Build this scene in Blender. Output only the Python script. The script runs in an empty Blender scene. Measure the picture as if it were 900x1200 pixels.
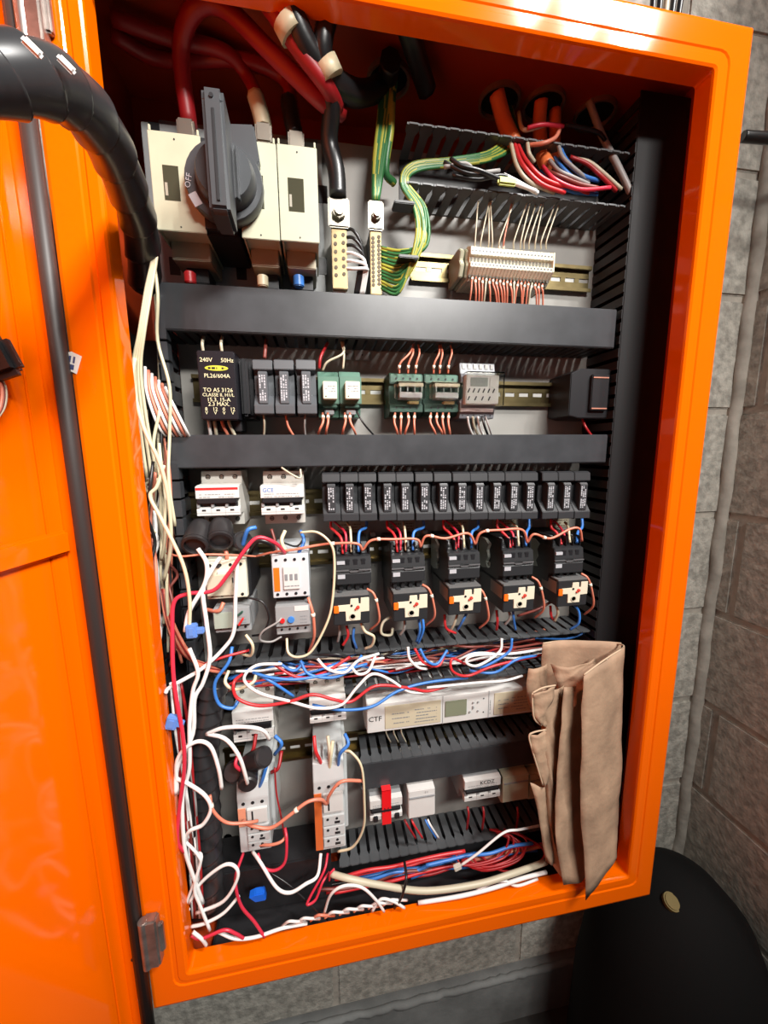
import bpy, bmesh, math, random
from mathutils import Vector, Matrix
random.seed(7)
PI = math.pi
SC = bpy.context.scene
COL = SC.collection

# ------------------------------------------------------------------ camera
def rot3(x, y, z):
    return Matrix.Rotation(z, 3, 'Z') @ Matrix.Rotation(x, 3, 'X') @ Matrix.Rotation(y, 3, 'Y')
F = 449.62
R3 = rot3(-.1563, .008, -.1693)
CAM = Vector((0, -.42, 0))
cd = bpy.data.cameras.new('camera'); cam = bpy.data.objects.new('camera', cd); COL.objects.link(cam)
cd.sensor_fit = 'HORIZONTAL'; cd.sensor_width = 36; cd.lens = F / 900 * 36; cd.clip_start = .01
mm = Matrix((R3.col[0], R3.col[2], -R3.col[1])).transposed().to_4x4(); mm.translation = CAM
cam.matrix_world = mm
SC.camera = cam

def U(px, py, y):
    """point of the plane at depth y seen at photo position (px, py)"""
    d = R3 @ Vector(((px - 450) / F, 1, -(py - 600) / F))
    return CAM + d * ((y - CAM.y) / d.y)

# ------------------------------------------------------------------ light
w = bpy.data.worlds.new('world'); SC.world = w; w.use_nodes = True
w.node_tree.nodes['Background'].inputs[0].default_value = (.85, .92, 1, 1)
w.node_tree.nodes['Background'].inputs[1].default_value = .045
def area(name, loc, target, sx, sy, power, color=(1, .97, .93), spread=180):
    l = bpy.data.lights.new(name, 'AREA'); l.shape = 'RECTANGLE'; l.size = sx; l.size_y = sy; l.energy = power; l.color = color; l.spread = math.radians(spread)
    o = bpy.data.objects.new(name, l); COL.objects.link(o); o.location = loc
    o.rotation_euler = (Vector(target) - Vector(loc)).to_track_quat('-Z', 'Y').to_euler()
    return o
for k, dx in enumerate((-.2, 0, .2)):
    area('ceiling_lamp', (.98 + dx, -1.05, 1.6 - dx * .2), (-.3, .1, .1), .03, .2, 4.0, spread=84)
area('fill_light', (.48, -1.25, .85), (-.05, .1, -.12), .6, .12, 5.2, (1, .97, .92), 80)  # added soft frontal fill, not a fixture of the room
SC.view_settings.view_transform = 'Standard'
SC.view_settings.look = 'None'
SC.view_settings.exposure = .5
SC.view_settings.gamma = 1
SC.view_settings.use_curve_mapping = False

# ------------------------------------------------------------------ materials
MATS = {}
def mat(name, col, rough=.5, metal=0, bump=0, bscale=200, coat=0, vary=0, vscale=30, alpha=None, trans=0, spec=None):
    if name in MATS: return MATS[name]
    m = bpy.data.materials.new(name); m.use_nodes = True; nt = m.node_tree; b = nt.nodes['Principled BSDF']
    b.inputs['Base Color'].default_value = (*col, 1); b.inputs['Roughness'].default_value = rough; b.inputs['Metallic'].default_value = metal
    if coat: b.inputs['Coat Weight'].default_value = coat; b.inputs['Coat Roughness'].default_value = .08
    if trans: b.inputs['Transmission Weight'].default_value = trans
    if spec is not None: b.inputs['Specular IOR Level'].default_value = spec
    if bump or vary:
        tc = nt.nodes.new('ShaderNodeTexCoord')
    if bump:
        n = nt.nodes.new('ShaderNodeTexNoise'); n.inputs['Scale'].default_value = bscale; n.inputs['Detail'].default_value = 4
        nt.links.new(tc.outputs['Object'], n.inputs['Vector'])
        bp = nt.nodes.new('ShaderNodeBump'); bp.inputs['Strength'].default_value = bump; bp.inputs['Distance'].default_value = .002
        nt.links.new(n.outputs['Fac'], bp.inputs['Height']); nt.links.new(bp.outputs['Normal'], b.inputs['Normal'])
    if vary:
        n2 = nt.nodes.new('ShaderNodeTexNoise'); n2.inputs['Scale'].default_value = vscale; n2.inputs['Detail'].default_value = 5
        nt.links.new(tc.outputs['Object'], n2.inputs['Vector'])
        rp = nt.nodes.new('ShaderNodeMapRange'); rp.inputs[1].default_value = .35; rp.inputs[2].default_value = .65
        rp.inputs[3].default_value = 1 - vary; rp.inputs[4].default_value = 1 + vary * .4
        nt.links.new(n2.outputs['Fac'], rp.inputs[0])
        mx = nt.nodes.new('ShaderNodeVectorMath'); mx.operation = 'SCALE'; mx.inputs[0].default_value = col
        nt.links.new(rp.outputs[0], mx.inputs['Scale']); nt.links.new(mx.outputs[0], b.inputs['Base Color'])
    MATS[name] = m; return m
ORANGE = mat('orange_enamel', (.86, .128, .0), .09, bump=.005, bscale=30, coat=0, spec=.3)
INNER = mat('orange_enamel_shaded', (.36, .035, .003), .5, bump=.05, bscale=200)  # same orange enamel, its colour darkened to paint in the interior shade
PLATE = mat('plate_paint', (.28, .27, .25), .42, vary=.12, vscale=14, bump=.03, bscale=60)
DUCT = mat('duct_pvc', (.042, .045, .05), .34, vary=.25, vscale=25)
FING = mat('duct_finger', (.075, .08, .085), .42, vary=.15)
DUCTD = mat('duct_pvc_dark', (.02, .02, .022), .45)
BLACK = mat('black_plastic', (.012, .012, .014), .4)
RUBBER = mat('black_rubber', (.022, .02, .021), .38)
GREY = mat('grey_plastic', (.042, .045, .05), .42, vary=.1)
DGREY = mat('dark_grey_plastic', (.02, .021, .023), .42)
CREAM = mat('cream_plastic', (.44, .44, .32), .4, vary=.06)
CREAM2 = mat('cream_face', (.72, .69, .55), .4)
WHITE = mat('white_plastic', (.62, .62, .60), .38, vary=.05)
LGREY = mat('light_grey_plastic', (.3, .31, .315), .4, vary=.05)
BEIGE = mat('beige_plastic', (.30, .28, .23), .45)
ZINC = mat('yellow_zinc', (.21, .165, .08), .36, 1, vary=.5, vscale=12)
STEEL = mat('bright_steel', (.55, .54, .52), .3, 1)
HINGE = mat('hinge_metal', (.33, .29, .27), .35, .8, vary=.3, vscale=60)
BRASS = mat('brass', (.26, .19, .1), .42, .8, vary=.2)
TINNED = mat('tinned_lug', (.35, .32, .27), .4, .9)
GREEN = mat('green_socket', (.03, .085, .06), .4)
GREENL = mat('pale_green_socket', (.08, .17, .125), .4)
RED = mat('red_print', (.62, .02, .02), .4)
TAPE = mat('red_tape', (.72, .01, .015), .3)
BLUEP = mat('blue_print', (.05, .2, .55), .4)
BLUEC = mat('blue_connector', (.12, .25, .62), .35)
BLUEC2 = mat('blue_cap', (.01, .12, .62), .35)
ORLAB = mat('orange_label', (.85, .16, .01), .4)
YEL = mat('yellow_print', (.62, .6, .05), .4)
CREAMP = mat('cream_print', (.75, .72, .45), .4)
WPRINT = mat('white_print', (.42, .43, .46), .5)
GPRINT = mat('grey_print', (.22, .23, .24), .5)
LCD = mat('lcd_glass', (.2, .22, .15), .15)
LABEL = mat('printed_cream_label', (.52, .47, .34), .5)
PAPER = mat('kraft_paper', (.37, .24, .155), .75, bump=.7, bscale=70, vary=.25, vscale=22)
PAPERE = mat('torn_paper_edge', (.5, .37, .25), .8)
HOSEM = mat('spiral_wrap', (.028, .028, .03), .3, vary=.2)
def glass(name, col, rough=.05):
    m = mat(name, col, rough, alpha=1, trans=1); m.node_tree.nodes['Principled BSDF'].inputs['IOR'].default_value = 1.2; return m
CLEAR = glass('clear_cover', (.93, .93, .9))
WC = {
 'white': mat('wire_white', (.78, .77, .75), .38), 'cream': mat('wire_cream', (.62, .56, .38), .4), 'ivory': mat('wire_ivory', (.5, .46, .34), .45),
 'salmon': mat('wire_salmon', (.62, .2, .125), .4), 'orange': mat('wire_orange', (.78, .2, .06), .4), 'cablered': mat('cable_red', (.3, .008, .012), .45), 'red': mat('wire_red', (.55, .025, .03), .38),
 'pinkred': mat('wire_pinkred', (.6, .03, .06), .35), 'blue': mat('wire_blue', (.04, .18, .55), .38), 'black': mat('wire_black', (.012, .012, .013), .35),
 'green': mat('wire_green', (.03, .15, .045), .4), 'yellow': mat('wire_yellow', (.36, .36, .05), .4), 'grey': mat('wire_grey', (.28, .27, .26), .45),
 'brown': mat('wire_brown', (.18, .04, .03), .45), 'darkred': mat('wire_darkred', (.32, .012, .015), .4), 'marker': mat('wire_marker', (.8, .72, .6), .45),
 'olive': mat('wire_olive', (.3, .36, .06), .45)}

# ------------------------------------------------------------------ mesh helpers
class MB:
    def __init__(s): s.bm = bmesh.new(); s.mats = []
    def mi(s, m):
        if m not in s.mats: s.mats.append(m)
        return s.mats.index(m)
    def box(s, x0, x1, y0, y1, z0, z1, bev=0, m=None, M=None):
        b2 = bmesh.new()
        bmesh.ops.create_cube(b2, size=1)
        for v in b2.verts: v.co = Vector(((x0+x1)/2 + v.co.x*abs(x1-x0), (y0+y1)/2 + v.co.y*abs(y1-y0), (z0+z1)/2 + v.co.z*abs(z1-z0)))
        if bev:
            bev = min(bev, .45*min(abs(x1-x0), abs(y1-y0), abs(z1-z0)))
            bmesh.ops.bevel(b2, geom=b2.edges[:], offset=bev, segments=2, affect='EDGES')
        return s._merge(b2, m, M)
    def _merge(s, b2, m=None, M=None, smooth=False):
        if M: b2.transform(M)
        bmesh.ops.recalc_face_normals(b2, faces=b2.faces[:])
        i = s.mi(m) if m else 0
        me = bpy.data.meshes.new('t'); b2.to_mesh(me); b2.free()
        n = len(s.bm.faces); s.bm.from_mesh(me); bpy.data.meshes.remove(me)
        s.bm.faces.ensure_lookup_table()
        for f in s.bm.faces[n:]:
            f.material_index = i
            if smooth: f.smooth = True
        return s
    def cyl(s, c, r, h, axis='Y', seg=20, m=None, r2=None, M=None, bev=0):
        b2 = bmesh.new()
        bmesh.ops.create_cone(b2, cap_ends=True, segments=seg, radius1=r, radius2=r if r2 is None else r2, depth=h)
        for f in b2.faces: f.smooth = len(f.verts) == 4
        T = Matrix.Translation(c)
        if axis == 'Y': T = T @ Matrix.Rotation(PI/2, 4, 'X')
        elif axis == 'X': T = T @ Matrix.Rotation(PI/2, 4, 'Y')
        if bev: bmesh.ops.bevel(b2, geom=[e for e in b2.edges if any(len(f.verts) > 4 for f in e.link_faces)], offset=bev, segments=2, affect='EDGES')
        b2.transform(T); return s._merge(b2, m, M)
    def prism(s, pts, a0, a1, axis='X', bev=0, m=None, M=None):
        """extrude polygon: axis X -> pts are (y,z); axis Y -> (x,z); axis Z -> (x,y)"""
        b2 = bmesh.new()
        def P(a, p): return {'X': (a, p[0], p[1]), 'Y': (p[0], a, p[1]), 'Z': (p[0], p[1], a)}[axis]
        A = [b2.verts.new(P(a0, p)) for p in pts]; B = [b2.verts.new(P(a1, p)) for p in pts]
        b2.faces.new(A); b2.faces.new(B[::-1]); n = len(pts)
        for i in range(n): b2.faces.new((A[i], B[i], B[(i+1) % n], A[(i+1) % n]))
        bmesh.ops.recalc_face_normals(b2, faces=b2.faces[:])
        if bev: bmesh.ops.bevel(b2, geom=b2.edges[:], offset=bev, segments=2, affect='EDGES')
        return s._merge(b2, m, M)
    def lathe(s, prof, c, axis='Y', seg=24, m=None, M=None):
        b2 = bmesh.new(); rings = []
        for r, h in prof:
            ring = []
            for k in range(seg):
                a = 2*PI*k/seg; u, v = r*math.cos(a), r*math.sin(a)
                ring.append(b2.verts.new({'Y': (u, h, v), 'Z': (u, v, h), 'X': (h, u, v)}[axis]))
            rings.append(ring)
        for A, B in zip(rings, rings[1:]):
            for k in range(seg): b2.faces.new((A[k], B[k], B[(k+1) % seg], A[(k+1) % seg])).smooth = True
        b2.faces.new(rings[0]); b2.faces.new(rings[-1])
        b2.transform(Matrix.Translation(c)); return s._merge(b2, m, M)
    def build(s, name, m, parent=None, smooth=False):
        for e in s.bm.edges:
            if len(e.link_faces) == 2 and e.calc_face_angle(0) > .6: e.smooth = False
        me = bpy.data.meshes.new(name); s.bm.to_mesh(me); s.bm.free()
        if s.mats and s.mats[0] is not None and m is not None and m not in s.mats: pass
        if s.mats:
            for q in s.mats: me.materials.append(q)
        else: me.materials.append(m)
        if smooth:
            for p in me.polygons: p.use_smooth = True
        o = bpy.data.objects.new(name, me); COL.objects.link(o)
        if parent: o.parent = parent
        return o
def tag(o, label=None, cat=None, group=None, kind=None):
    if label: o['label'] = label
    if cat: o['category'] = cat
    if group: o['group'] = group
    if kind: o['kind'] = kind
    return o
def thing(name, label, cat, loc, group=None, rz=0):
    o = bpy.data.objects.new(name, None); COL.objects.link(o); o.location = loc; o.rotation_euler = (0, 0, rz); o.empty_display_size = .01
    return tag(o, label, cat, group)
def copy_tree(o, parent=None):
    c = o.copy(); COL.objects.link(c)
    if parent: c.parent = parent
    for ch in list(o.children): copy_tree(ch, c)
    return c
def bx(name, m, parent, *a, bev=.0006): return MB().box(*a, bev=bev).build(name, m, parent)

def text_mesh(name, lines, m, parent=None, M=None):
    """lines: (string, x, z, size, align); printed on the plane y=0 facing the viewer"""
    bm = bmesh.new()
    for s, x, z, size, al in lines:
        c = bpy.data.curves.new('t', 'FONT'); c.body = s; c.size = size; c.align_x = al; c.align_y = 'CENTER'; c.resolution_u = 2; c.extrude = .00008
        o = bpy.data.objects.new('t', c); COL.objects.link(o)
        dg = bpy.context.evaluated_depsgraph_get(); me = bpy.data.meshes.new_from_object(o.evaluated_get(dg))
        me.transform(Matrix.Translation((x, 0, z)) @ Matrix.Rotation(PI/2, 4, 'X')); bm.from_mesh(me)
        bpy.data.objects.remove(o); bpy.data.curves.remove(c); bpy.data.meshes.remove(me)
    if M: bm.transform(M)
    me = bpy.data.meshes.new(name); bm.to_mesh(me); bm.free(); me.materials.append(m)
    o = bpy.data.objects.new(name, me); COL.objects.link(o)
    if parent: o.parent = parent
    return o
def marks(mb, x0, x1, z0, z1, y, rows, m, rnd, vertical=False, fill=.62):
    """tiny print too small to read: rows of short dashes"""
    if vertical:
        cw = (x1-x0)/rows
        for r in range(rows):
            z = z0
            while z < z1:
                L = rnd.uniform(.0012, .0035)
                if rnd.random() < .85: mb.box(x0+r*cw, x0+r*cw+cw*fill, y-.0001, y, z, min(z1, z+L), m=m)
                z += L + rnd.uniform(.0004, .0012)
    else:
        ch = (z1-z0)/rows
        for r in range(rows):
            x = x0
            while x < x1:
                L = rnd.uniform(.001, .004)
                if rnd.random() < .85: mb.box(x, min(x1, x+L), y-.0001, y, z0+r*ch, z0+r*ch+ch*fill, m=m)
                x += L + rnd.uniform(.0004, .0012)

def spline(pts, n=7):
    P = [Vector(p) for p in pts]
    if len(P) == 2: P.insert(1, (P[0]+P[1])/2)
    Q = [P[0]*2-P[1]] + P + [P[-1]*2-P[-2]]
    out = []
    for i in range(1, len(Q)-2):
        a, b, c, d = Q[i-1:i+3]
        for k in range(n):
            t = k/n
            out.append(.5*((2*b)+(c-a)*t+(2*a-5*b+4*c-d)*t*t+(3*b-a-3*c+d)*t**3))
    out.append(P[-1]); return out
def tube_bm(bm, path, rad, seg=8, stripe=None):
    """rad: number or function of (fraction, angle index)"""
    T = [(path[min(i+1, len(path)-1)]-path[max(i-1, 0)]).normalized() for i in range(len(path))]
    nrm = T[0].orthogonal().normalized(); rings = []
    for i, p in enumerate(path):
        nrm = (nrm - T[i]*nrm.dot(T[i])).normalized(); b = T[i].cross(nrm)
        ring = []
        for k in range(seg):
            a = 2*PI*k/seg
            r = rad(i/(len(path)-1), k/seg) if callable(rad) else rad
            ring.append(bm.verts.new(p + nrm*math.cos(a)*r + b*math.sin(a)*r))
        rings.append(ring)
    for i, (A, B) in enumerate(zip(rings, rings[1:])):
        for k in range(seg):
            f = bm.faces.new((A[k], A[(k+1) % seg], B[(k+1) % seg], B[k])); f.smooth = True
            if stripe is not None and stripe is not False and (k + i//2 + stripe) % seg < 3: f.material_index = 1
    bm.faces.new(rings[0][::-1]); bm.faces.new(rings[-1])
def IN(p):
    """keep a wire point inside the cabinet (below the roof, above the floor)"""
    q = U(*p)
    if p[2] > .0 and q.z > .438:
        y = p[2]
        while y > .03 and U(p[0], p[1], y).z > .438: y -= .004
        q = U(p[0], p[1], y); q.z = min(q.z, .44)
    if p[2] > .0 and q.z < -.662:
        y = p[2]
        while y > .012 and U(p[0], p[1], y).z < -.662: y -= .003
        q = U(p[0], p[1], y)
    return q
NW = [0]
def wire(pts, r, color, label, group=None, name='wire', markers=(), world=False, n=6, cat='wire', parent=None, tip=None):
    """pts: (px, py, y) photo position and real depth, or world points"""
    P = [Vector(p) if world else IN(p) for p in pts]
    path = spline(P, n)
    bm = bmesh.new(); gy = color == 'gy'
    tube_bm(bm, path, r, 8, stripe=random.randint(0, 7) if gy else None)
    me = bpy.data.meshes.new(name); bm.to_mesh(me); bm.free()
    me.materials.append(WC['green' if gy else color] if isinstance(color, str) else color)
    if gy: me.materials.append(WC['yellow'])
    o = bpy.data.objects.new(name, me); COL.objects.link(o)
    if parent: o.parent = parent
    else: tag(o, label, cat, group)
    for t in markers:
        i = int(t*(len(path)-2)); a = path[i]; d = (path[i+1]-a).normalized()
        b2 = bmesh.new(); tube_bm(b2, [a-d*.0022, a, a+d*.0022], r*1.45, 8)
        m2 = bpy.data.meshes.new('marker_sleeve'); b2.to_mesh(m2); b2.free(); m2.materials.append(WC['marker'])
        q = bpy.data.objects.new('marker_sleeve', m2); COL.objects.link(q); q.parent = o
    NW[0] += 1
    return o

# ------------------------------------------------------------------ the room
WY = .21          # face of the block wall
WX = .79          # face of the side wall
BLK = mat('cinder_block', (.50, .475, .415), .92, bump=1.0, bscale=160, vary=.35, vscale=70)
MORT = mat('mortar', (.47, .43, .37), .95, bump=.9, bscale=60, vary=.25, vscale=25)
def block_wall(name, axis, rng, zlist, off):
    mb = MB()
    a0, a1 = rng
    for j, z in enumerate(zlist):
        x = off + (.2 if j % 2 else 0)
        while x > a0: x -= .4
        while x < a1:
            s, e = max(a0, x+.005), min(a1, x+.395)
            if e-s > .03:
                if axis == 'Y': mb.box(s, e, WY, WY+.08, z+.005, z+.195, bev=.003)
                else: mb.box(WX, WX+.08, s, e, z+.005, z+.195, bev=.003)
            x += .4
    return mb
zs = [-1.33+.2*k for k in range(1, 17)]
wb = block_wall('wall_back', 'Y', (-1.6, WX), zs, 0).build('wall_back', BLK); tag(wb, kind='structure')
wr = block_wall('wall_right', 'X', (-.3, WY), zs, .17).build('wall_right', BLK); tag(wr, kind='structure')
def sloppy(name, faces):
    bm = bmesh.new()
    for o, u, v, nu, nv in faces:
        g = [[bm.verts.new(o+u*(i/nu)+v*(j/nv)) for j in range(nv+1)] for i in range(nu+1)]
        for i in range(nu):
            for j in range(nv): bm.faces.new((g[i][j], g[i+1][j], g[i+1][j+1], g[i][j+1]))
    me = bpy.data.meshes.new(name); bm.to_mesh(me); bm.free(); me.materials.append(MORT)
    o = bpy.data.objects.new(name, me); COL.objects.link(o); return o
tag(sloppy('trim_1', [(Vector((-1.6, WY+.0035, -1.13)), Vector((WX+1.6, 0, 0)), Vector((0, 0, 3.2)), 1, 1)]), kind='structure')
tag(sloppy('trim_2', [(Vector((WX+.0035, -.3, -1.13)), Vector((0, .3+WY, 0)), Vector((0, 0, 3.2)), 1, 1)]), kind='structure')
mb = MB()
rn = random.Random(3)
path = [Vector((WX-.003+rn.uniform(-.0015, .0015), WY-.003+rn.uniform(-.001, .001), -1.13+.05*k)) for k in range(60)]
tube_bm(mb.bm, spline(path, 3), lambda t, k: .012+.0012*math.sin(t*97+k*6)+.001*math.sin(t*211+k*13), 10)
tag(mb.build('trim_3', MORT, smooth=True), kind='structure')
CONC = mat('concrete', (.17, .175, .17), .9, bump=.6, bscale=50, vary=.3, vscale=12)
mb = MB(); mb.box(-1.6, WX, WY-.02, WY+.08, -1.26, -1.13, bev=.006)
rq = random.Random(4); lum = [rq.uniform(-.0035, .0035) for _ in range(400)]
tube_bm(mb.bm, [Vector((-1.0+.012*k, WY-.017+lum[k]*.4, -1.132+lum[k+150]*.3)) for k in range(149)], lambda t, k:   .0065+lum[int(t*148*1.9)]*.25, 10)
tag(mb.build('baseboard_back', CONC), kind='structure')
FLM = mat('floor_concrete', (.05, .047, .043), .9, bump=.5, bscale=40, vary=.4, vscale=8)
mb = MB(); mb.box(-1.6, WX+.1, -2.4, WY+.08, -1.30, -1.25)
tag(mb.build('floor', FLM), kind='structure')

# ------------------------------------------------------------------ the cabinet
XL, XR, ZT, ZB = -.2225, .4875, .4552, -.6848
xl, xr, zt, zb = -.1808, .4432, .4112, -.6413
PY = .134          # face of the mounting plate
DY = .0703         # face of the wiring ducts
cab = thing('electrical_cabinet', 'large open orange metal electrical cabinet hung on the grey block wall', 'cabinet', (0, 0, 0))
prof = [(0, .0235), (0, .004), (.0008, .0015), (.003, .0), (.011, -.0), (.0125, .0012), (.0165, .0012), (.018, 0), (.0405, 0), (.0435, .001), (.0445, .004), (.0445, .03)]
bm = bmesh.new(); rings = []
fr = .006
for o_, y_ in prof:
    ring = []
    r_ = max(.0012, fr*.6 + (o_ if o_ < .02 else 0)*.5) if o_ < .03 else .0015
    x0, x1, z0, z1 = xl-o_, xr+o_, zb-o_, zt+o_
    for cx, cz, a0 in ((x1-r_, z1-r_, 0), (x0+r_, z1-r_, 90), (x0+r_, z0+r_, 180), (x1-r_, z0+r_, 270)):
        for k in range(4):
            a = math.radians(a0+30*k); ring.append(bm.verts.new((cx+r_*math.cos(a), y_, cz+r_*math.sin(a))))
    rings.append(ring)
for A, B in zip(rings, rings[1:]):
    n = len(A)
    for k in range(n): bm.faces.new((A[k], A[(k+1) % n], B[(k+1) % n], B[k]))
me = bpy.data.meshes.new('door_frame'); bm.to_mesh(me); bm.free(); me.materials.append(ORANGE)
frame = bpy.data.objects.new('door_frame', me); COL.objects.link(frame); frame.parent = cab
t = .0025
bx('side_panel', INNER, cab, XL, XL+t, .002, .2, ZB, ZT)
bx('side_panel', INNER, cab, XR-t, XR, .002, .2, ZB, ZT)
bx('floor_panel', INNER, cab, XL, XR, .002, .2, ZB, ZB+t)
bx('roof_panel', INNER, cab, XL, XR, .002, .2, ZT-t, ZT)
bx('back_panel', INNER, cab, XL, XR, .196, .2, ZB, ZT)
pxr = U(705, 300, PY).x
mb = MB(); mb.box(-.171, .43, PY, PY+.003, -.665, .388, bev=.001)
mp = mb.build('mounting_plate', PLATE, cab)
for q in ((-.16, .37), (.41, .37), (-.16, -.6), (.41, -.6)):
    MB().cyl((q[0], PY+.03, q[1]), .006, .06).build('standoff', STEEL, cab)
# cable entries through the roof
holes = []
for px, py in ((455, 92), (585, 117), (637, 122), (697, 133)):
    d = R3 @ Vector(((px-450)/F, 1, -(py-600)/F)); p = CAM + d*((ZT-.004-CAM.z)/d.z); holes.append(p)
    e = MB().lathe([(.0265, 0), (.0265, -.006), (.0235, -.006), (.0235, .0), (.0235, .001)], (p.x, p.y, ZT-.0025), 'Z', m=None).build('cable_gland', mat('gland_ring', (.22, .13, .09), .5), cab)
    MB().cyl((p.x, p.y, ZT-.0032), .0232, .001, 'Z').build('gland_opening', mat('hole_black', (.004, .003, .003), .9), e)
# hinge blocks on the left flange
def hinge(x, z, h):
    mb = MB(); mb.box(x-.008, x+.008, -.012, .001, z-h/2, z+h/2, bev=.002)
    mb.cyl((x-.007, -.008, z), .0055, h*1.02, 'Z', bev=.001)
    hg = mb.build('hinge', HINGE, cab)
    MB().box(x+.006, x+.012, -.006, 0, z-h*.3, z+h*.3, bev=.0015).build('hinge_leaf', HINGE, hg)
p = U(176, 1105, -.008); hinge(p.x+.002, p.z, .066)
p = U(37, 10, -.008); hinge(p.x, p.z+.01, .075)
# small sticker beside the gasket
p = U(86, 425, -.0006)
Ms = Matrix.Translation((p.x, -.0003, p.z)) @ Matrix.Rotation(.25, 4, 'Y')
st = MB().prism([(-.009, .006), (-.003, .0095), (.006, .0075), (.004, -.0095), (-.009, -.0065)], -.0003, 0, 'Y', M=Ms).build('sticker', mat('sticker_paper', (.75, .68, .62), .5), cab)
mb = MB()
for k, (a, b) in enumerate(((-.004, -.0025), (-.0005, .001))): mb.box(a, b, -.0006, -.0003, -.0005, .0055, M=Ms)
mb.box(-.004, .001, -.0006, -.0003, -.0065, -.002, M=Ms)
mb.build('sticker_print', mat('sticker_ink', (.05, .06, .15), .5), st)

# ---- the door, standing open
th = math.radians(11)
Dd = Vector((-math.sin(th), -math.cos(th), 0)); Nn = Vector((math.cos(th), -math.sin(th), 0))
TIP = Vector((-.2375, -.002, 0)); B0 = TIP - Nn*.012
def DM(): # local: x along the door away from the hinge, y normal into the room side, z up
    M = Matrix((Dd, Nn, Vector((0, 0, 1)))).transposed().to_4x4(); M.translation = B0; return M
Z0, Z1 = -.75, .5
door = MB().box(-.0015, .62, -.024, -.0035, Z0, Z1, bev=.001, M=DM()).build('door', ORANGE, cab)
MB().box(0, .0175, -.004, 0, Z0+.01, Z1-.01, bev=.0008, M=DM()).build('stiffener_channel', ORANGE, door)
MB().box(.0190, .60, -.0036, -.0002, Z0+.02, Z1-.02, bev=.0006, M=DM()).build('inner_panel', ORANGE, door)
MB().box(-.0018, -.0002, -.02, .012, Z0, Z1, bev=.0005, M=DM()).build('door_lip', ORANGE, door)
a = B0.z
def door_pt(px, py, off=0):
    d = R3 @ Vector(((px-450)/F, 1, -(py-600)/F)); o = B0+Nn*off
    return CAM + d*((o-CAM).dot(Nn)/d.dot(Nn))
q1 = door_pt(60, 626, .006); q2 = door_pt(60, 655, .006)
MB().box(.0005, .6, -.001, .006, q2.z, q1.z, bev=.0025, M=DM()).build('stiffener_bar', ORANGE, door)
gk = bmesh.new()
GX = TIP + Vector((.0065, -.001, 0))
tube_bm(gk, [Vector((GX.x, GX.y, Z0)), Vector((GX.x, GX.y, 0)), Vector((GX.x, GX.y, Z1))], .0070, 12)
me = bpy.data.meshes.new('gasket'); gk.to_mesh(me); gk.free(); me.materials.append(mat('gasket_rubber', (.03, .022, .02), .5)); g = bpy.data.objects.new('gasket', me); COL.objects.link(g); g.parent = door
for py in (1101, 1124):
    d = U(156, py, -.003); MB().cyl((d.x, -.0037, d.z), .0022, .0006).build('lip_hole', BLACK, door)

# ------------------------------------------------------------------ wiring ducts
def duct_cover(name, label, x0, x1, z0, z1):
    t = thing(name, label, 'cable duct', ((x0+x1)/2, PY, (z0+z1)/2)); hx = (x1-x0)/2; hz = (z1-z0)/2
    D = PY-DY
    MB().box(-hx, hx, -.002, -.0003, -hz, hz).build('base', DUCTD, t)
    cv = MB(); cv.box(-hx, hx, -D, -D+.002, -hz-.001, hz+.001, bev=.0009); cv.box(-hx, hx, -D+.001, -D+.009, hz, hz+.0015, bev=.0005); cv.box(-hx, hx, -D+.001, -D+.009, -hz-.0015, -hz, bev=.0005)
    cv.build('cover', DUCT, t)
    for s in (1, -1):
        mb = MB(); x = -hx
        while x < hx-.004:
            mb.box(x, min(hx, x+.0085), -D+.004, -.0003, s*hz-.0007, s*hz+.0007); x += .0125
        mb.build('slotted_wall', DUCTD, t)
    return t
def slot_wall(parent, x0, x1, z, D, fw=.0105, pitch=.0166, m=None, top=True):
    """open slotted wall of horizontal fingers with thick outer tips"""
    mb = MB(); x = x0
    while x < x1-.004:
        e = min(x1, x+fw)
        mb.box(x, e, -D, -.0003, z-.0009, z+.0009)
        mb.prism([(x-.0027, -D+.001), (e+.0027, -D+.001), (e+.0027, -D+.010), (e, -D+.017), (x, -D+.017), (x-.0027, -D+.010)], z-.0011, z+.0011, 'Z')
        x += pitch
    return mb.build('slotted_wall', m or FING, parent)
def open_duct(name, label, px0, px1, pyt, pyb, D=None, cover=False, py_at=None, pitch=.0166):
    D = D or PY-DY; y = PY-D
    a = U(px0, (pyt[0]), y); b = U(px1, pyt[1], y); c = U(px0, pyb, y)
    zt_ = (a.z+b.z)/2; zb_ = c.z; x0, x1 = a.x, b.x
    t = thing(name, label, 'cable duct', ((x0+x1)/2, PY, (zt_+zb_)/2)); hx = (x1-x0)/2; hz = (zt_-zb_)/2
    MB().box(-hx, hx, -.002, -.0003, -hz, hz).build('base', DUCTD, t)
    slot_wall(t, -hx, hx, hz, D, pitch=pitch); slot_wall(t, -hx, hx, -hz, D, pitch=pitch)
    if cover: MB().box(-hx, hx, -D-.001, -D+.001, -hz-.001, hz+.001, bev=.0008).build('cover', DUCT, t)
    return t, x0, x1, zt_, zb_
A = U(181, 331, DY); B = U(727, 362, DY); C = U(181, 384, DY)
x1a = U(722, 380, DY).x; x0a = A.x
duct_cover('wiring_duct', 'wide black covered cable duct right below the big rotary switch', x0a, x1a, C.z, A.z)
A = U(195, 511, DY); C = U(195, 548, DY)
duct_cover('wiring_duct', 'narrower black covered cable duct under the yellow-printed transformer', A.x, U(711, 530, DY).x, C.z, A.z)
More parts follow.
